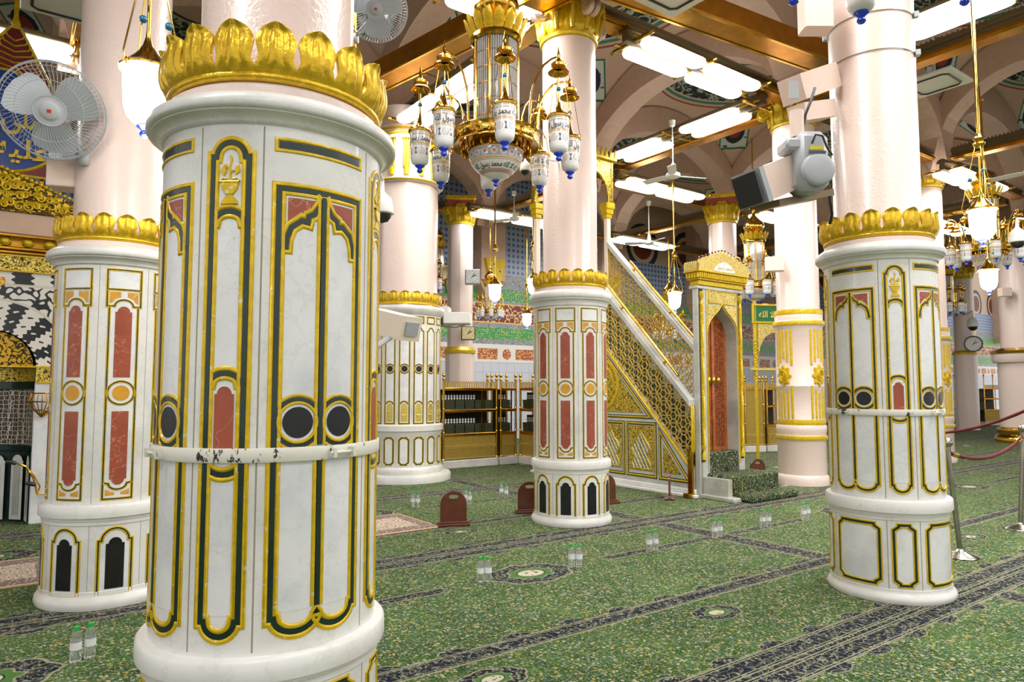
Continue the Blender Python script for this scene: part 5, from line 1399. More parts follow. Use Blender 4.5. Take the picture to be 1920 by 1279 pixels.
BT = [((141, 1241), 'left bottle of the green-capped pair nearest the camera at the lower left'), ((168, 1233), 'right bottle of the green-capped pair nearest the camera at the lower left'),
 ((87, 1031), 'green-capped bottle beyond the small rug at the left, beside the left column'),
 ((774, 951), 'left bottle of the pair left of the lone back rest'), ((783, 951), 'right bottle of the pair left of the lone back rest'),
 ((873, 943), 'left bottle of the pair just behind the lone back rest'), ((880, 946), 'right bottle of the pair just behind the lone back rest'),
 ((940, 931), 'left bottle of the pair furthest back, before the brass bookshelf'), ((949, 934), 'right bottle of the pair furthest back, before the brass bookshelf'),
 ((901, 1091), 'left bottle of the pair left of the big carpet medallion'), ((915, 1090), 'right bottle of the pair left of the big carpet medallion'),
 ((1072, 1063), 'left bottle of the pair at the right tip of the big carpet medallion'), ((1086, 1063), 'right bottle of the pair at the right tip of the big carpet medallion'),
 ((1217, 1034), 'left bottle of the third pair in the row towards the right column'), ((1229, 1032), 'right bottle of the third pair in the row towards the right column'),
 ((1340, 1009), 'left bottle of the pair on the carpet crossing before the pulpit'), ((1350, 1007), 'right bottle of the pair on the carpet crossing before the pulpit'),
 ((1430, 989), 'left bottle of the pair right below the pulpit steps'), ((1441, 988), 'right bottle of the pair right below the pulpit steps'),
 ((1507, 975), 'left bottle of the pair nearest the right marble column'), ((1515, 973), 'right bottle of the pair nearest the right marble column')]
b0 = None
for q, lb in BT:
    if b0 is None: b0 = bottle0(lb, fl(*q), 'green-capped water bottles in pairs on the carpet')
    else: dup(b0, fl(*q), random.uniform(0, 6), lb)
# ------------------------------------------------------------------ rugs
def rugmat():
    t = NT('woven_rug'); co = t.coord(); sp = t.n('ShaderNodeSeparateXYZ'); t.l(co, sp.inputs[0]); x = t.math('ABSOLUTE', sp.outputs[0]); y = t.math('ABSOLUTE', sp.outputs[1])
    d = t.math('MAXIMUM', t.math('SUBTRACT', x, .55), t.math('SUBTRACT', y, .35)); f = t.math('ABSOLUTE', t.math('SUBTRACT', t.noise(co, 38, 3), .5))
    pat = t.mix(t.ss(f, .02, .06), sr(120, 92, 84), sr(206, 190, 168)); c = pat
    b1 = t.mix(t.ss(t.voro(co, 30), .2, .4), sr(196, 180, 160), sr(122, 104, 96)); c = t.mix(t.math('GREATER_THAN', d, -.15), c, b1)
    c = t.mix(t.math('GREATER_THAN', d, -.015), c, sr(226, 186, 140)); t.col(c); t.set(Roughness=.95); return t.m
M['rug'] = rugmat()
def rug(label, corner, sx, sy):
    b = MB(); b.box(-.55, .55, -.35, .35, .0, .008); o = tag(b.build('prayer_rug', M['rug'], smooth=False), label, 'rug'); u_, v_ = uv(corner)
    x, y = xy(u_+sx*.55*1.0, v_+sy*.35*1.5); o.location = (x, y, .001); o.rotation_euler = (0, 0, U); o.scale = (1, 1.5, 1); return o
rug('small beige rug beside the lone back rest, behind the front column', fl(825, 989), -1, 1)
r2 = rug('small beige rug at the left edge beside the left column', fl(112, 1089), -1, 1)
# ------------------------------------------------------------------ prayer niche wall at the left
M0 = fl(40, 985); MX, MY = M0.x, M0.y
mp = lambda s, z, o: (s, -o, z)
wl = MB(); wl.box(-5, .62, .52, .8, 0, 3.95)
wl = struct(wl.build('wall_left', M['pinkm'], smooth=False)); wl.location = (MX, MY, 0); wl.rotation_euler = (0, 0, U)
NI = thing('prayer_niche', 'arched prayer niche of black and white marble with gold bands, left edge', 'niche', (MX, MY, 0), U)
ACX, ACZ, AR = -.363, 1.845, .436
def vous():
    t = NT('black_white_voussoirs'); co = t.coord(); sp = t.n('ShaderNodeSeparateXYZ'); t.l(co, sp.inputs[0])
    x = t.math('SUBTRACT', sp.outputs[0], ACX); z = t.math('SUBTRACT', sp.outputs[2], ACZ)
    r = t.math('SQRT', t.math('ADD', t.math('MULTIPLY', x, x), t.math('MULTIPLY', z, z))); an = t.math('ARCTAN2', z, x)
    a = t.math('ADD', t.math('MULTIPLY', an, 2.2), t.math('MULTIPLY', t.math('SINE', t.math('MULTIPLY', r, 100)), .05))
    k = t.math('LESS_THAN', t.math('FRACT', a), .5)
    q = t.math('SUBTRACT', t.math('FRACT', t.math('MULTIPLY', a, 2)), .5); rr = t.math('SUBTRACT', t.math('FRACT', t.math('MULTIPLY', r, 8)), .5)
    d = t.math('SQRT', t.math('ADD', t.math('MULTIPLY', t.math('MULTIPLY', q, q), 1.6), t.math('MULTIPLY', rr, rr)))
    dot = t.math('LESS_THAN', d, .15)
    k = t.math('ABSOLUTE', t.math('SUBTRACT', k, dot))
    ring = t.mix(k, sr(34, 38, 44), sr(226, 222, 212))
    scr = t.math('ABSOLUTE', t.math('SUBTRACT', t.noise(co, 7, 1, .4), .5)); sp_ = t.mix(t.ss(scr, .03, .05), sr(34, 38, 44), sr(226, 222, 212))
    c = t.mix(t.math('GREATER_THAN', r, .80), ring, sp_); c = t.mix(t.math('MULTIPLY', t.math('GREATER_THAN', r, .78), t.math('LESS_THAN', r, .81)), c, sr(210, 204, 190))
    zz = sp.outputs[2]; wv = t.math('FRACT', t.math('ADD', t.math('MULTIPLY', sp.outputs[0], 2.6), t.math('MULTIPLY', t.math('SINE', t.math('MULTIPLY', zz, 90)), .05)))
    c = t.mix(t.math('GREATER_THAN', zz, 2.83), c, t.mix(t.math('LESS_THAN', wv, .5), sr(34, 38, 44), sr(226, 222, 212)))
    c = t.mix(t.math('MULTIPLY', t.math('GREATER_THAN', zz, 2.80), t.math('LESS_THAN', zz, 2.83)), c, sr(210, 204, 190))
    t.col(c); t.set(Roughness=.25); return t.m
b = MB()
ap = arc(ACX, ACZ, AR, 0, 180, 28)
for (a0, z0), (a1, z1) in zip(ap, ap[1:]): b.prism([(a1, z1), (a0, z0), (a0, 2.97), (a1, 2.97)], lambda a, c: (a, 0, c), lambda a, c: (a, .3, c))
b.box(ACX+AR, .34, 0, .3, 1.84, 2.97); b.box(-1.0, ACX-AR, 0, .3, 1.84, 2.97); b.build('voussoir_arch', vous(), NI, smooth=False)
b = MB(); b.box(.065, .27, -.02, .3, 0, 1.67, .01); b.box(.27, .33, 0, .3, 0, 1.67); b.build('marble_pilaster', M['marble'], NI, smooth=False)
b = MB(); b.lathe([(AR+.02, 0), (AR+.02, 2.35)], 24, (ACX, .02, 0), 0, 180); 
no = b.build('niche_shell', M['green'], NI)
M['mosaic'] = None
def mosaic():
    t = NT('star_mosaic'); co = t.coord(); e = t.voro(co, 19, 'DISTANCE_TO_EDGE', 'Distance', .3); e2 = t.voro(co, 32, 'DISTANCE_TO_EDGE', 'Distance', .3)
    c = t.mix(t.ss(e, .05, .075), sr(210, 206, 198), sr(34, 32, 32)); c = t.mix(t.math('MULTIPLY', t.math('LESS_THAN', e2, .04), .6), c, sr(186, 160, 120))
    c = t.mix(t.math('GREATER_THAN', e, .36), c, sr(140, 70, 50)); t.col(c); t.set(Roughness=.4); return t.m
b = MB(); b.lathe([(AR, .92), (AR, 1.58)], 24, (ACX, .02, 0), 0, 180); b.build('mosaic_panel', mosaic(), NI)
b = MB(); b.lathe([(AR-.004, .84), (AR-.02, .85), (AR-.02, .91), (AR-.004, .92)], 24, (ACX, .02, 0), 0, 180); b.build('green_marble_band', M['green'], NI); b = MB(); b.lathe([(AR-.004, 1.58), (AR-.02, 1.59), (AR-.02, 1.67), (AR, 1.67)], 24, (ACX, .02, 0), 0, 180); b.build('green_marble_band', M['green'], NI)
for k in range(5):
    a = radians(8+k*34); cx, cy_ = ACX+(AR-.03)*cos(a), .02+(AR-.03)*sin(a); m_ = MB(); w = .10; tx, ty = -sin(a), cos(a); nx, ny = -cos(a), -sin(a)
    f_ = lambda s, z, o: (cx+tx*s+nx*o, cy_+ty*s+ny*o, z)
    fill(m_, niche(.085, .03, .80, .012), f_, .004); po = m_.build('marble_arcade', M['marble_old'], NI)
    m_ = MB(); fill(m_, niche(.045, .08, .70, .008), f_, .01); m_.build('grey_marble_inset', M['marble_min'], po)
M['arabdark'] = arab('gold_script_on_black', sr(232, 204, 90), sr(26, 30, 24), 26, .038, .5)
b = MB(); b.box(-1.0, .34, -.025, .02, 2.985, 3.165); b.build('script_band', M['arabdark'], NI, smooth=False)
b = MB(); b.box(-1.0, .34, -.035, .0, 3.155, 3.175); b.box(-1.0, .34, -.035, 0, 2.975, 2.99); b.box(-1.0, .34, -.04, 0, 1.845, 1.865); b.box(.07, .34, -.04, 0, 1.66, 1.68); b.build('gold_fillet', M['gilt'], NI, smooth=False)
b = MB(); b.box(.07, .34, -.03, .02, 1.68, 1.845); b.lathe([(AR-.01, 1.68), (AR-.01, 1.845)], 24, (ACX, .02, 0), 0, 180); b.build('script_band', M['arabdark'], NI, smooth=False)
b = MB(); fill(b, arc(ACX, 1.865, AR-.03, 0, 180, 24), lambda s, z, o: (s, .10-o, z), 0); b.build('gilt_grille', arab('pierced_gilt', sr(214, 166, 40), sr(40, 44, 30), 15, .05), NI)
b = MB(); b.box(-.40, -.27, -.03, 0, 2.80, 2.90); b.build('red_script_plaque', arab('gold_on_red', sr(226, 180, 80), sr(150, 40, 24), 26, .05), NI, smooth=False)
# cornice with dentils, pink entablature, pierced pediment
b = MB(); b.box(-1.0, .40, -.06, .05, 3.18, 3.22, .01); b.box(-1.0, .42, -.10, .05, 3.22, 3.26, .01); b.box(-1.0, .46, -.18, .05, 3.36, 3.40, .01); b.box(-1, .40, -.05, .05, 3.26, 3.36); CO = b.build('dark_gilt_cornice', M['brassd'], NI, smooth=False)
for k in range(7):
    x = -.93+k*.215; b = MB(); b.box(x-.055, x+.055, -.15, -.04, 3.27, 3.36, .03); b.build('dentil', M['gilt'], CO)
b = MB(); b.box(-1.0, .47, -.17, .1, 3.40, 3.66, .01); b.build('pink_entablature', M['pinkm'], NI, smooth=False)
b = MB(); b.box(-1.0, .49, -.20, .1, 3.655, 3.675, .005); 
pt = [(-1.0, 3.675), (.46, 3.675), (.46, 3.80), (.36, 3.86), (.2, 3.93), (.05, 4.02), (-.1, 4.09), (-.25, 4.14), (-.40, 4.22), (-.55, 4.14), (-1.0, 3.93)]
b.prism(pt, lambda a, c: (a, -.10, c), lambda a, c: (a, -.04, c)); PE = b.build('pierced_pediment', arab('pierced_gilt_foliage', sr(226, 188, 52), sr(86, 64, 16), 13, .09, .5, .3, .05), NI, smooth=False)
b = MB(); random.seed(5)
def curl(x, z, r, sg, tn_=1.6, th=.016):
    pts = []
    for i in range(20): q = i/19; an = q*2*pi*tn_; pts.append((x + sg*cos(an)*r*(1-.85*q), -.13-.02*q, z + sin(an)*r*(1-.85*q)))
    b.tube(pts, [th*(1.1-.5*i/19) for i in range(20)], 6)
for k in range(15):
    x = -.62+k*.075; top_ = 4.16-abs(x+.4)*.42
    for z in (3.75, 3.86, 3.97, 4.06):
        if z < top_-.02: curl(x+random.uniform(-.03, .03), z+random.uniform(-.02, .02), random.uniform(.035, .065), random.choice((-1, 1)), random.uniform(1.1, 1.9), random.uniform(.012, .018))
for i in range(18): x = -.40+i*.048; z = 4.20-abs(x+.4)*.40; b.ball((x, -.12, z), .024, 8, 6)
b.build('curled_foliage', M['gilt'], PE)
# shield with calligraphy standing above the pediment
SH = thing('calligraphy_shield', 'red and blue shield with gold lettering above the prayer niche', 'sign', (MX-.3*uy, MY+.3*ux, 0), U)
b = MB(); K_ = [(-.34, 6.06), (-.24, 6.06), (.16, 5.30), (.33, 4.9), (.33, 4.22), (-1.05, 4.22), (-1.05, 4.9), (-.86, 5.3)]
b.prism(K_, lambda a, c: (a, .0, c), lambda a, c: (a, .05, c)); bo = b.build('red_board', plain('red_lacquer', sr(112, 26, 30), .35), SH, smooth=False)
b = MB(); ribbon(b, K_, bead(.035, .025), mp, True, 5); b.lathe([(.03, 6.05), (.05, 6.12), (.025, 6.2), (.025, 6.7)], 12, (-.29, .02, 0))
random.seed(3)
for sg in (-1, 1):
    for k in range(7):
        z = 5.52+k*.07; x = -.29+sg*(.05+.03*(7-k)); ribbon(b, [(-.29, z-.05), (x, z), (x+sg*.02, z+.06), (x-sg*.02, z+.09)], bead(.018, .02), mp)
b.build('gilt_scroll', M['gilt'], bo)
b = MB(); fill(b, circ(-.36, 4.87, .615, 48), mp, .02, 5); bd = b.build('blue_disc', plain('blue_enamel', sr(24, 62, 140), .25, coat=.4), SH)
b = MB(); ribbon(b, circ(-.36, 4.87, .63, 48), bead(.045, .035), mp, True, 5); b.build('gilt_rim', M['gilt'], bd)
b = MB(); put_text(b, shape_ar('عليه'), mp, -.17, 4.42, .34, .04, width=.58, bold=.012); b.build('gilt_lettering', M['gilt'], bd)
b = MB(); put_text(b, shape_ar('صلى الله'), mp, -.34, 4.80, .42, .04, width=.95, bold=.012); b.build('gilt_lettering', M['gilt'], bd)
for x in (-.7, .05):
    b = MB(); b.box(x-.02, x+.02, .05, .32, 3.955, 4.0); b.box(x-.02, x+.02, .05, .09, 3.955, 4.5); b.build('stay', M['brassd'], SH, smooth=False)
# sconce and microphone by the pilaster
t = thing('wall_sconce', 'openwork brass sconce beside the niche pilaster', 'lamp', xy(uv((MX, MY))[0]+.10, uv((MX, MY))[1]-.1)+(1.38,), U)
b = MB()
for k in range(9): a = pi*k/8; b.tube([(.10*cos(a)+.04, -.10*sin(a)*.6, .16), (.13*cos(a)+.04, -.13*sin(a)*.6, .06), (.07*cos(a)+.04, -.07*sin(a)*.6, -.04), (.04, 0, -.12)], .006, 6)
for r_, z in ((.10, .16), (.13, .06), (.07, -.04)): b.tube([(r_*cos(pi*i/12)+.04, -r_*sin(pi*i/12)*.6, z) for i in range(13)], .008, 6)
b.tube([(.04, 0, -.12), (.10, .02, -.08), (.13, .06, 0)], .01, 6); b.build('basket', M['brassd'], t)
t = thing('microphone_arm', 'gooseneck brass microphone arm with black foam tips beside the left column', 'microphone', xy(uv((MX, MY))[0]+.13, uv((MX, MY))[1]-.12)+(.36,), U)
b = MB(); b.tube([(.18, .1, 0), (.0, 0, 0), (-.01, 0, .08), (-.04, 0, .2), (-.12, 0, .33), (-.22, 0, .38)], .011, 8); b.tube([(0, 0, 0), (.03, 0, .09), (-.03, 0, .22), (-.12, 0, .33)], .009, 8); b.build('gooseneck', M['brass'], t)
for c in ((-.26, 0, .39), (-.06, -.02, .13)):
    b = MB(); b.tube([(c[0]-.05, c[1], c[2]+.01), (c[0], c[1], c[2]), (c[0]+.05, c[1], c[2]-.02)], [.02, .028, .02], 10); b.build('foam_windshield', M['dark'], t)

# ------------------------------------------------------------------ brass bookcases
def onv(px, v):
    r = ray(px, 728); d = (r[0], r[1]); k = -d[0]*uy+d[1]*ux; t = v/k; return d[0]*t, d[1]*t
BOOK0 = [None, None]
def brassmesh(mb, x0, x1, z0, z1, y, st=.035):
    x = x0
    while x <= x1+1e-6: mb.box(x-.007, x+.007, y-.006, y+.006, z0, z1); x += st
def bookcase(label, p, rz, L, H=1.60, base=.16, books=True, where='', solid=False):
    t = thing('bookcase', label, 'bookcase', (p[0], p[1], base), rz); D = .34
    b = MB(); b.box(-.03, L+.03, -.03, D, -base, 0, .01); b.build('marble_base', M['marble_old'], t, smooth=False)
    for x, y in ((0, 0), (L, 0), (0, D), (L, D)):
        b = MB(); b.tube([(x, y, 0), (x, y, H)], .024, 10); b.lathe([(.03, H), (.034, H+.02), (.014, H+.04), (.012, H+.06), (.036, H+.09), (.036, H+.11), (.014, H+.14), (.001, H+.15)], 14, (x, y, 0))
        for z in (.02, .55, 1.02): b.lathe([(.024, z-.02), (.034, z), (.024, z+.02)], 12, (x, y, 0))
        b.build('post', M['brass'], t)
    S_ = (.50, .98) if not solid else ()
    for z in S_ + (1.42,):
        b = MB(); b.box(0, L, .0, D, z-.012, z, .0); b.box(0, L, -.02, .02, z-.03, z+.03, .01); b.build('shelf', M['brassd'], t, smooth=False)
    b = MB(); brassmesh(b, .03, L-.03, .03, (.48 if not solid else 1.40), 0, .024); b.box(0, L, .02, .026, .02, (.48 if not solid else 1.40)); b.box(0, L, -.01, .01, .02, .05); b.box(0, L, -.012, .012, .235, .25); b.box(0, L, -.012, .012, .28, .295)
    k = int(L/.05)
    for i in range(k): x = (i+.5)*L/k; b.ball((x, -.006, .265), .016, 6, 4)
    b.build('brass_grille', M['lattice'], t, smooth=False)
    b = MB(); k = max(3, int(L/.055))
    for i in range(k): x = (i+.5)*L/k; b.tube([(x-.022, 0, 1.44), (x-.02, 0, 1.54), (x, 0, 1.58), (x+.02, 0, 1.54), (x+.022, 0, 1.44)], .010, 5)
    b.build('top_rail', M['lattice'], t)
    b = MB(); b.box(0, L, D-.01, D, 0, 1.42); b.build('back_panel', M['darkgold'], t, smooth=False)
    if not solid:
        b = MB(); b.box(L*.72-.012, L*.72+.012, 0, .02, .5, 1.42); b.build('divider', M['brassd'], t, smooth=False)
    if books:
        for z in S_:
            n = int(L*.68/.068)
            for i in range(n):
                q = Vector((.06+i*.068, .14, base+z)); w = Matrix.Rotation(rz, 3, 'Z') @ q + Vector((p[0], p[1], 0))
                if BOOK0[0] is None:
                    o = thing('standing_book', 'dark green book standing upright with a white roundel in the brass bookcases', 'book', w, rz, 'upright books in the brass bookcases')
                    c = MB(); c.box(-.018, .018, 0, .13, .0, .37, .004); c.build('cover', M['bookg'], o, smooth=False); c = MB()
                    for zz in (.25, .30): fill(c, circ(0, zz, .024, 12), lambda s, z_, o_: (s, -o_, z_), .002)
                    c.build('white_roundel', M['white'], o); BOOK0[0] = o
                else: dup(BOOK0[0], w, rz)
            for s_ in range(int(L/.24)):
                for k in range(6):
                    q = Vector((.05+s_*.235+random.uniform(0, .01), .02, base+z+.001+k*.036)); w = Matrix.Rotation(rz, 3, 'Z') @ q + Vector((p[0], p[1], 0))
                    if BOOK0[1] is None:
                        o = MB(); o.box(0, .21, 0, .11, 0, .034, .003); o = o.build('flat_book', M['bookd'], smooth=False); tag(o, 'dark book lying flat in a stack in the brass bookcases', 'book', 'stacked books in the brass bookcases'); o.location = w; o.rotation_euler = (0, 0, rz); BOOK0[1] = o
                    else: dup(BOOK0[1], w, rz)
    return t
M['darkgold'] = plain('dark_back_panel', sr(46, 36, 16), .5)
M['bookg'] = plain('book_cloth_green', sr(24, 38, 34), .5); M['bookd'] = plain('book_cloth_dark', sr(52, 58, 34), .5)
p = onv(832, 12.0); q = onv(931, 12.0); L1 = hypot(q[0]-p[0], q[1]-p[1]); bookcase('wide brass bookcase full of dark books right of the wide pier', p, U, L1)
p2 = onv(939, 12.0); q2 = onv(967, 12.0); L2 = hypot(q2[0]-p2[0], q2[1]-p2[1]); bookcase('narrow brass bookcase between the wide one and the corner', p2, U, L2)
p3 = (q2[0]+.10*ux+.03*uy, q2[1]+.10*uy-.03*ux); bookcase('brass bookcase turned sideways left of the middle column', (p3[0], p3[1]), U-pi/2, 1.5)
p = onv(1398, 14.3); q = onv(1440, 14.3); 
p = at(1396, 728, 17.5); bookcase('solid brass grille screen between the pulpit door and the fluted pink column', (p.x, p.y), radians(8), .50, books=False, solid=True)
p = at(1437, 728, 17.7); bookcase('small brass shelf unit beside the brass grille screen', (p.x, p.y), radians(8), .36, books=False)
p = at(1800, 728, 30); bookcase('left one of two distant brass bookcases at the right edge', (p.x, p.y), radians(8), .75, H=1.9, books=False)
p = at(1845, 728, 30); bookcase('right one of two distant brass bookcases at the right edge', (p.x, p.y), radians(8), .75, H=1.9, books=False)
# ------------------------------------------------------------------ columns at the far right
p = at(1812, 728, 27); far_column('distant pink column with the round clock at the right', p.x, p.y, .34, 5.9, .40, 2.9)
t = thing('pink_column', 'broad pink column with gold rings and a gilded foot at the right edge', 'column', (at(1918, 728, 20.6).x, 20.6, 0), -2.3)
b = MB(); b.lathe([(.60, .2), (.60, 2.35), (.70, 2.36), (.74, 2.45), (.74, 2.62), (.52, 2.66), (.50, 2.9), (.50, 5.9)], 48); b.build('shaft', M['pink'], t)
b = MB(); b.lathe([(.74, 0), (.76, .12), (.72, .2), (.66, .24), (.70, .34), (.68, .42), (.60, .46)], 48); b.lathe([(.6, 2.62), (.76, 2.62), (.78, 2.70), (.6, 2.78)], 48); b.build('gilt_ring', M['brass'], t)
capital(t, 5.9, .5, .66, M['gilt'], M['redcap'], M['gilt'])

# ------------------------------------------------------------------ clocks
def clock(label, p, w, sq, frame, face, cat='clock', depth=.06):
    t = thing('wall_clock', label, cat, p, atan2(-p[0], p[1])*1.0)
    b = MB()
    if sq: b.box(-w/2, w/2, -depth, 0, -w/2, w/2, .02)
    else: b.prism(circ(0, 0, w/2, 32), lambda a, c: (a, -depth, c), lambda a, c: (a, 0, c))
    b.build('case', frame, t, smooth=False); m_ = lambda s, z, o: (s, -depth-o, z)
    b = MB(); k = w*.42; fill(b, [(-k, -k), (k, -k), (k, k), (-k, k)] if sq else circ(0, 0, k, 32), m_, .003, 5); f_ = b.build('dial', face, t)
    b = MB(); ribbon(b, [(0, 0), (k*.6, k*.25)], [(-.012, .006), (.012, .006)], m_); ribbon(b, [(-k*.2, -k*.3), (k*.35, k*.55)], [(-.008, .007), (.008, .007)], m_)
    b.build('hands', M['dark'], f_); b = MB()
    for i in range(12): a = i*pi/6; ribbon(b, [(k*.8*sin(a), k*.8*cos(a)), (k*.93*sin(a), k*.93*cos(a))], [(-.006, .005), (.006, .005)], m_)
    b.build('hour_marks', M['dark'], f_); return t
clock('square wooden clock with pale gold dial low on the pink column', at(878, 625, 17.5), .36, True, M['wood'], plain('gold_dial', sr(226, 214, 160), .4))
clock('grey square clock high on the pink column left of the blue tiles', at(886, 521, 17.4), .38, True, M['grey'], plain('white_dial', sr(222, 226, 228), .4), depth=.2)
clock('round clock with dark rim on the distant pink column at the right', at(1825, 645, 26.3), .62, False, M['dark'], plain('round_dial', sr(236, 236, 232), .4))

# ------------------------------------------------------------------ devices
def obox(mb, a, b, w, h): mb.beam(a, b, w, h)
t = thing('spotlight_projector', 'large pink and grey moving spotlight fixed to the right marble column', 'projector', at(1500, 300, 5.35))
o0 = t.location.copy(); P = lambda x, y, Y: at(x, y, Y)-o0
M['pinkdev'] = plain('pink_metal', sr(232, 208, 194), .4)
b = MB(); b.beam(P(1414, 352, 5.0), P(1508, 313, 5.22), .26, .25); b.build('beam_housing', M['pinkdev'], t, smooth=False)
b = MB(); b.beam(P(1406, 355, 4.98), P(1414, 352, 5.0), .268, .258); ho = b.build('lens_hood', M['grey'], t, smooth=False)
b = MB(); b.beam(P(1400.5, 357.6, 4.966), P(1402.5, 357, 4.97), .24, .23); b.build('dark_lens', M['dark'], ho, smooth=False)
b = MB(); b.beam(P(1438, 386, 5.05), P(1540, 366, 5.4), .22, .05); b.build('under_tray', M['olive'], t, smooth=False)
b = MB(); c = P(1514, 308, 5.0); b.box(c.x-.12, c.x+.12, c.y-.12, c.y+.14, c.z-.22, c.z+.22, .05); b.box(c.x-.19, c.x+.10, c.y-.1, c.y+.1, c.z+.08, c.z+.17, .02); hd = b.build('grey_head', M['grey'], t)
b = MB(); b.lathe([(.001, .16), (.06, .155), (.10, .13), (.115, .10), (.12, .0)], 28); hb = b.build('round_cover', M['grey'], hd); hb.location = c+Vector((.02, -.115, -.08)); hb.rotation_euler = (pi/2, 0, 0); hb.scale = (1, 1, .3)
b = MB(); b.tube([c+Vector((-.03, -.15, .10)), c+Vector((-.01, -.17, .16)), c+Vector((.04, -.17, .15)), c+Vector((.07, -.16, .08)), c+Vector((.12, -.14, .02))], .008, 6); b.build('cable_loop', M['dark'], hd)
b = MB(); b.box(c.x-.04, c.x+.05, c.y-.150, c.y-.142, c.z+.06, c.z+.085); b.build('yellow_label', plain('yellow_sticker', sr(222, 196, 40), .5), hd)
b = MB(); b.box(c.x-.05, c.x+.07, c.y-.150, c.y-.142, c.z+.03, c.z+.05); b.build('maker_mark', plain('dark_print', sr(70, 74, 80), .5), hd)
b = MB(); b.tube([c+Vector((-.07, 0, .2)), c+Vector((-.07, 0, .40))], .05, 14); b.build('neck', M['pinkdev'], t)
b = MB(); b.beam(P(1484, 170, 5.3), P(1552, 146, 5.62), .20, .20); b.beam(P(1494, 214, 5.35), P(1552, 206, 5.62), .15, .14); br = b.build('pink_bracket', M['pinkdev'], t, smooth=False)
b = MB(); v_ = P(1489, 169, 5.18); b.box(v_.x-.04, v_.x+.03, v_.y-.01, v_.y+.0, v_.z-.07, v_.z+.07); b.build('vent', M['grey'], br, smooth=False)
b = MB(); b.tube([P(1528, 165, 5.2), P(1520, 190, 5.15), P(1510, 215, 5.15), P(1503, 250, 5.2)], .011, 8); b.build('black_cable', M['dark'], t); b = MB(); b.tube([P(1555, 345, 5.3), P(1557, 380, 5.3), P(1560, 400, 5.4), P(1556, 420, 5.45)], .012, 8); b.build('black_cable', M['dark'], t)
# pipe box next to the projector
b = MB(); a_ = at(1522, 30, 5.3); b.box(a_.x-.05, a_.x+.18, a_.y, a_.y+.16, a_.z-.09, a_.z+.35, .01); tag(b.build('cable_duct', M['pinkdev'], smooth=False), 'pink cable duct at the top of the right column', 'duct')
# thin cables with clamps round the right column's shaft
cx, cy = 3.029, 5.674; f0 = atan2(-cy, -cx)
for (z, dy) in ((4.30, .10), (4.62, .10)):
    b = MB(); rz = f0-(f0+radians(14.5)); b.tube([(.332*cos(2*pi*i/48), .332*sin(2*pi*i/48), z+dy*.0) for i in range(48)], .0035, 5, closed=True)
    o = b.build('cable_hoop', M['olive'], RCOL)
    for a in (-100, 60):
        b = MB(); x, y = .345*cos(radians(a)), .345*sin(radians(a)); b.box(x-.02, x+.02, y-.02, y+.02, z-.02, z+.03, .004); b.build('clamp', M['grey'], o)
def boxcam(label, c, d, w=.17, h=.15, L=.34, arm=None):
    t = thing('security_camera', label, 'camera', c); d = Vector(d).normalized()
    b = MB(); b.beam(-d*L/2, d*L/2, w, h); b.build('housing', M['cream'], t, smooth=False)
    b = MB(); b.beam(d*(L/2), d*(L/2+.012), w*.6, h*.55); b.build('grey_panel', M['grey'], t, smooth=False)
    if arm is not None:
        q = Vector(arm)-Vector(c); b = MB(); b.tube([(0, 0, -h/2), q*.5+Vector((0, 0, -h*.8)), q], .018, 8); b.build('arm', M['grey'], t)
    return t
boxcam('cream box shaped camera sticking out right of the front column', at(735, 608, 4.3), (.75, -.55, -.22), arm=(-.75, 3.32, 1.9))
def dome(label, p, k=1.0, arm=None):
    t = thing('security_camera', label, 'camera', p); t.scale = (k,)*3
    b = MB(); b.lathe([(.02, .30), (.025, .2), (.05, .17), (.10, .12), (.12, .02), (.12, -.03), (.10, -.04)], 24); b.build('white_housing', M['white'], t)
    b = MB(); b.lathe([(.095, -.035), (.09, -.07), (.06, -.11), (.001, -.13)], 24); b.build('dark_dome', M['dark'], t)
    if arm is not None:
        b = MB(); q = (Vector(arm)-Vector(p))/k; b.tube([(0, 0, .28), (0, 0, .33), (q.x, q.y, .33)], .02, 8); b.build('arm', M['white'], t)
dome('white dome camera peeking out right of the front column', at(716, 395, 4.3), .62, (-.80, 3.22, 2.7))
dome('white dome camera at the right edge on the broad pink column', at(1908, 450, 12.5), 1.2, (at(1960, 440, 12.6)))
dome('small white dome camera on the distant pink column right of the clock', at(1824, 610, 25.5), 1.6, at(1812, 610, 26.6))
dome('dark lensed dome camera hanging under the large chandelier', at(985, 318, 8.0), .55, (.55, 8.25, 4.3))
t = thing('video_projector', 'white projector with dark front on a bracket before the pink clock column', 'projector', at(845, 596, 14.2)); 
b = MB(); b.box(-.14, .42, -.2, .2, -.14, .10, .02); b.build('housing', M['white'], t, smooth=False); b = MB(); b.box(-.38, -.14, -.18, .18, -.14, .08, .01); b.build('dark_front', M['dark'], t, smooth=False)
b = MB(); b.box(-.34, .0, -.17, .17, .08, .22, .03); b.build('white_cover', M['white'], t, smooth=False); b = MB(); b.tube([(-.3, 0, -.16), (.1, 0, -.2), (.3, 0, -.15)], .015, 6); b.tube([(-.3, 0, -.15), (-.75, -.3, -.15), (-1.2, -.9, -.1)], .03, 8); b.build('bracket', M['grey'], t)
def jbox(label, p, w, h, d, rz=0):
    b = MB(); b.box(-w/2, w/2, -d/2, d/2, -h/2, h/2, .006); o = tag(b.build('junction_box', M['pinkdev'], smooth=False), label, 'box'); o.location = p; o.rotation_euler = (0, 0, rz); return o
jbox('pink metal box on the left pink column below the wall fan', at(124, 330, 5.42), .22, .22, .2, .3)
jbox('pink metal box on the fluted pink column above the green sign', at(1452, 496, 11.55), .30, .24, .2, -.3)
jbox('small pink box on the broad pink column at the right edge', at(1884, 548, 20.2), .3, .25, .2, 0)
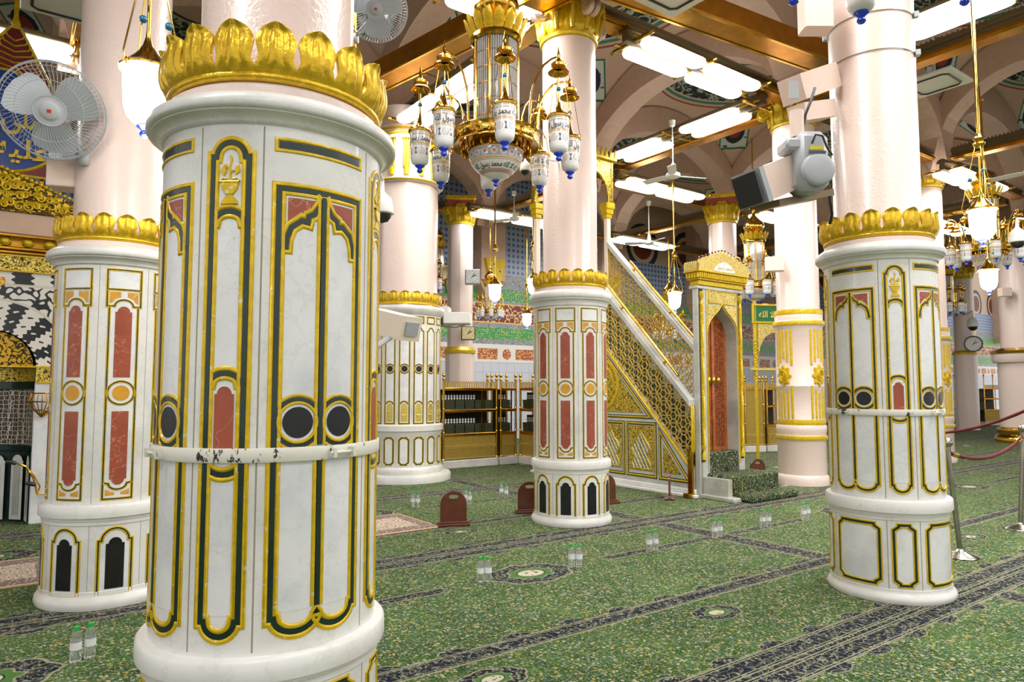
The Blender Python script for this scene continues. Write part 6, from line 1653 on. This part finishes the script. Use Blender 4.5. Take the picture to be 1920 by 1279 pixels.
# ------------------------------------------------------------------ gilded canopy with the green sign
g0 = at(1418, 728, 15.8); t = thing('sign_canopy', 'gilded arch with a green calligraphy board left of the fluted pink column', 'sign', (g0.x, g0.y, 0), radians(10))
Lc = .95; mm = lambda s, z, o: (s, -.04-o, z)
for x in (0, Lc):
    b = MB(); N_ = 40
    for s_ in range(3): b.tube([(x+.028*cos(i*.7+s_*2.09), .028*sin(i*.7+s_*2.09), 1.75+.95*i/N_) for i in range(N_+1)], .026, 5)
    b.tube([(x, 0, 0), (x, 0, 1.8)], .035, 8); b.tube([(x, 0, 2.68), (x, 0, 3.6)], .045, 8); b.build('twisted_post', M['gilt'], t)
b = MB(); b.box(-.06, Lc+.06, -.04, .04, 3.10, 3.50); bd = b.build('green_board', plain('green_enamel', sr(20, 112, 54), .35), t, smooth=False)
b = MB(); ribbon(b, [(-.06, 3.10), (Lc+.06, 3.10), (Lc+.06, 3.50), (-.06, 3.50)], bead(.06, .03), mm, True, 5); b.build('gilt_frame', M['gilt'], bd)
b = MB(); put_text(b, shape_ar('لا اله الا الله'), mm, Lc/2, 3.22, .2, .01, width=.8, bold=.02); b.build('gilt_lettering', M['goldwhite'], bd)
b = MB(); ap = [(Lc/2+(Lc/2-.06)*cos(radians(k)), 2.25+.62*sin(radians(k))) for k in range(0, 181, 12)]
for (a0, z0), (a1, z1) in zip(ap, ap[1:]): b.prism([(a0, z0), (a1, z1), (a1, 3.08), (a0, 3.08)], lambda a, c: (a, -.03, c), lambda a, c: (a, .03, c))
b.build('gilt_arch', M['scrollb'], t, smooth=False)
b = MB(); b.box(-.1, Lc+.1, -.06, .06, 2.0, 2.06, .01); b.build('cross_rail', M['goldwhite'], t, smooth=False)

# ------------------------------------------------------------------ rope barrier
M['steel'] = gold('brushed_steel', sr(176, 172, 160), .22, 1.0, 10, .05); M['rope'] = plain('red_velvet', sr(98, 8, 18), .6, bump=.6, bs=80)
def stanchion(label, p, top):
    t = thing('barrier_post', label, 'barrier post', p); top = Vector(top)-Vector(p)
    b = MB(); b.lathe([(.001, 0), (.16, 0), (.165, .008), (.15, .02), (.06, .05), (.03, .07), (.02, .08)], 36); b.build('base', M['steel'], t)
    b = MB(); b.tube([(0, 0, .05), top], .024, 14); b.build('pole', M['steel'], t)
    b = MB(); b.ball(top+Vector((0, 0, .05)), .05, 16, 12); b.tube([top+Vector((0, 0, -.03)), top+Vector((0, 0, .02))], .03, 12); b.build('ball_finial', M['steel'], t); return t
s1 = fl(1801, 1044); s2 = fl(1914, 993); t1 = at(1776, 840, s1.y+.02); t2 = at(1918, 812, s2.y)
stanchion('steel barrier post just right of the right marble column', s1, t1); stanchion('steel barrier post at the right edge of the picture', s2, t2)
def rope(label, a, c, sag, ends=True):
    t = thing('barrier_rope', label, 'rope', a); c = Vector(c)-Vector(a); n = 24; pts = [c*(i/n)+Vector((0, 0, -4*sag*(i/n)*(1-i/n))) for i in range(n+1)]
    b = MB(); b.tube(pts, [.019+.0015*sin(i*2.1) for i in range(n+1)], 10); b.build('velvet_cord', M['rope'], t)
    if ends:
        b = MB(); b.tube([pts[0]*.0, pts[1], pts[2]], [.012, .024, .026], 10); b.build('brass_end', M['brass'], t); b = MB(); b.tube([pts[-3], pts[-2], pts[-1]], [.026, .024, .012], 10); b.build('brass_end', M['brass'], t)
rope('red velvet rope hanging between the two barrier posts', t1+Vector((.04, .03, -.05)), t2+Vector((-.03, -.02, -.05)), .13)
a_ = at(1768, 811, s1.y+1.6); rope('upper red velvet rope rising behind the barrier posts', at(1760, 812, 9.5), at(1990, 735, 8.0), .10)
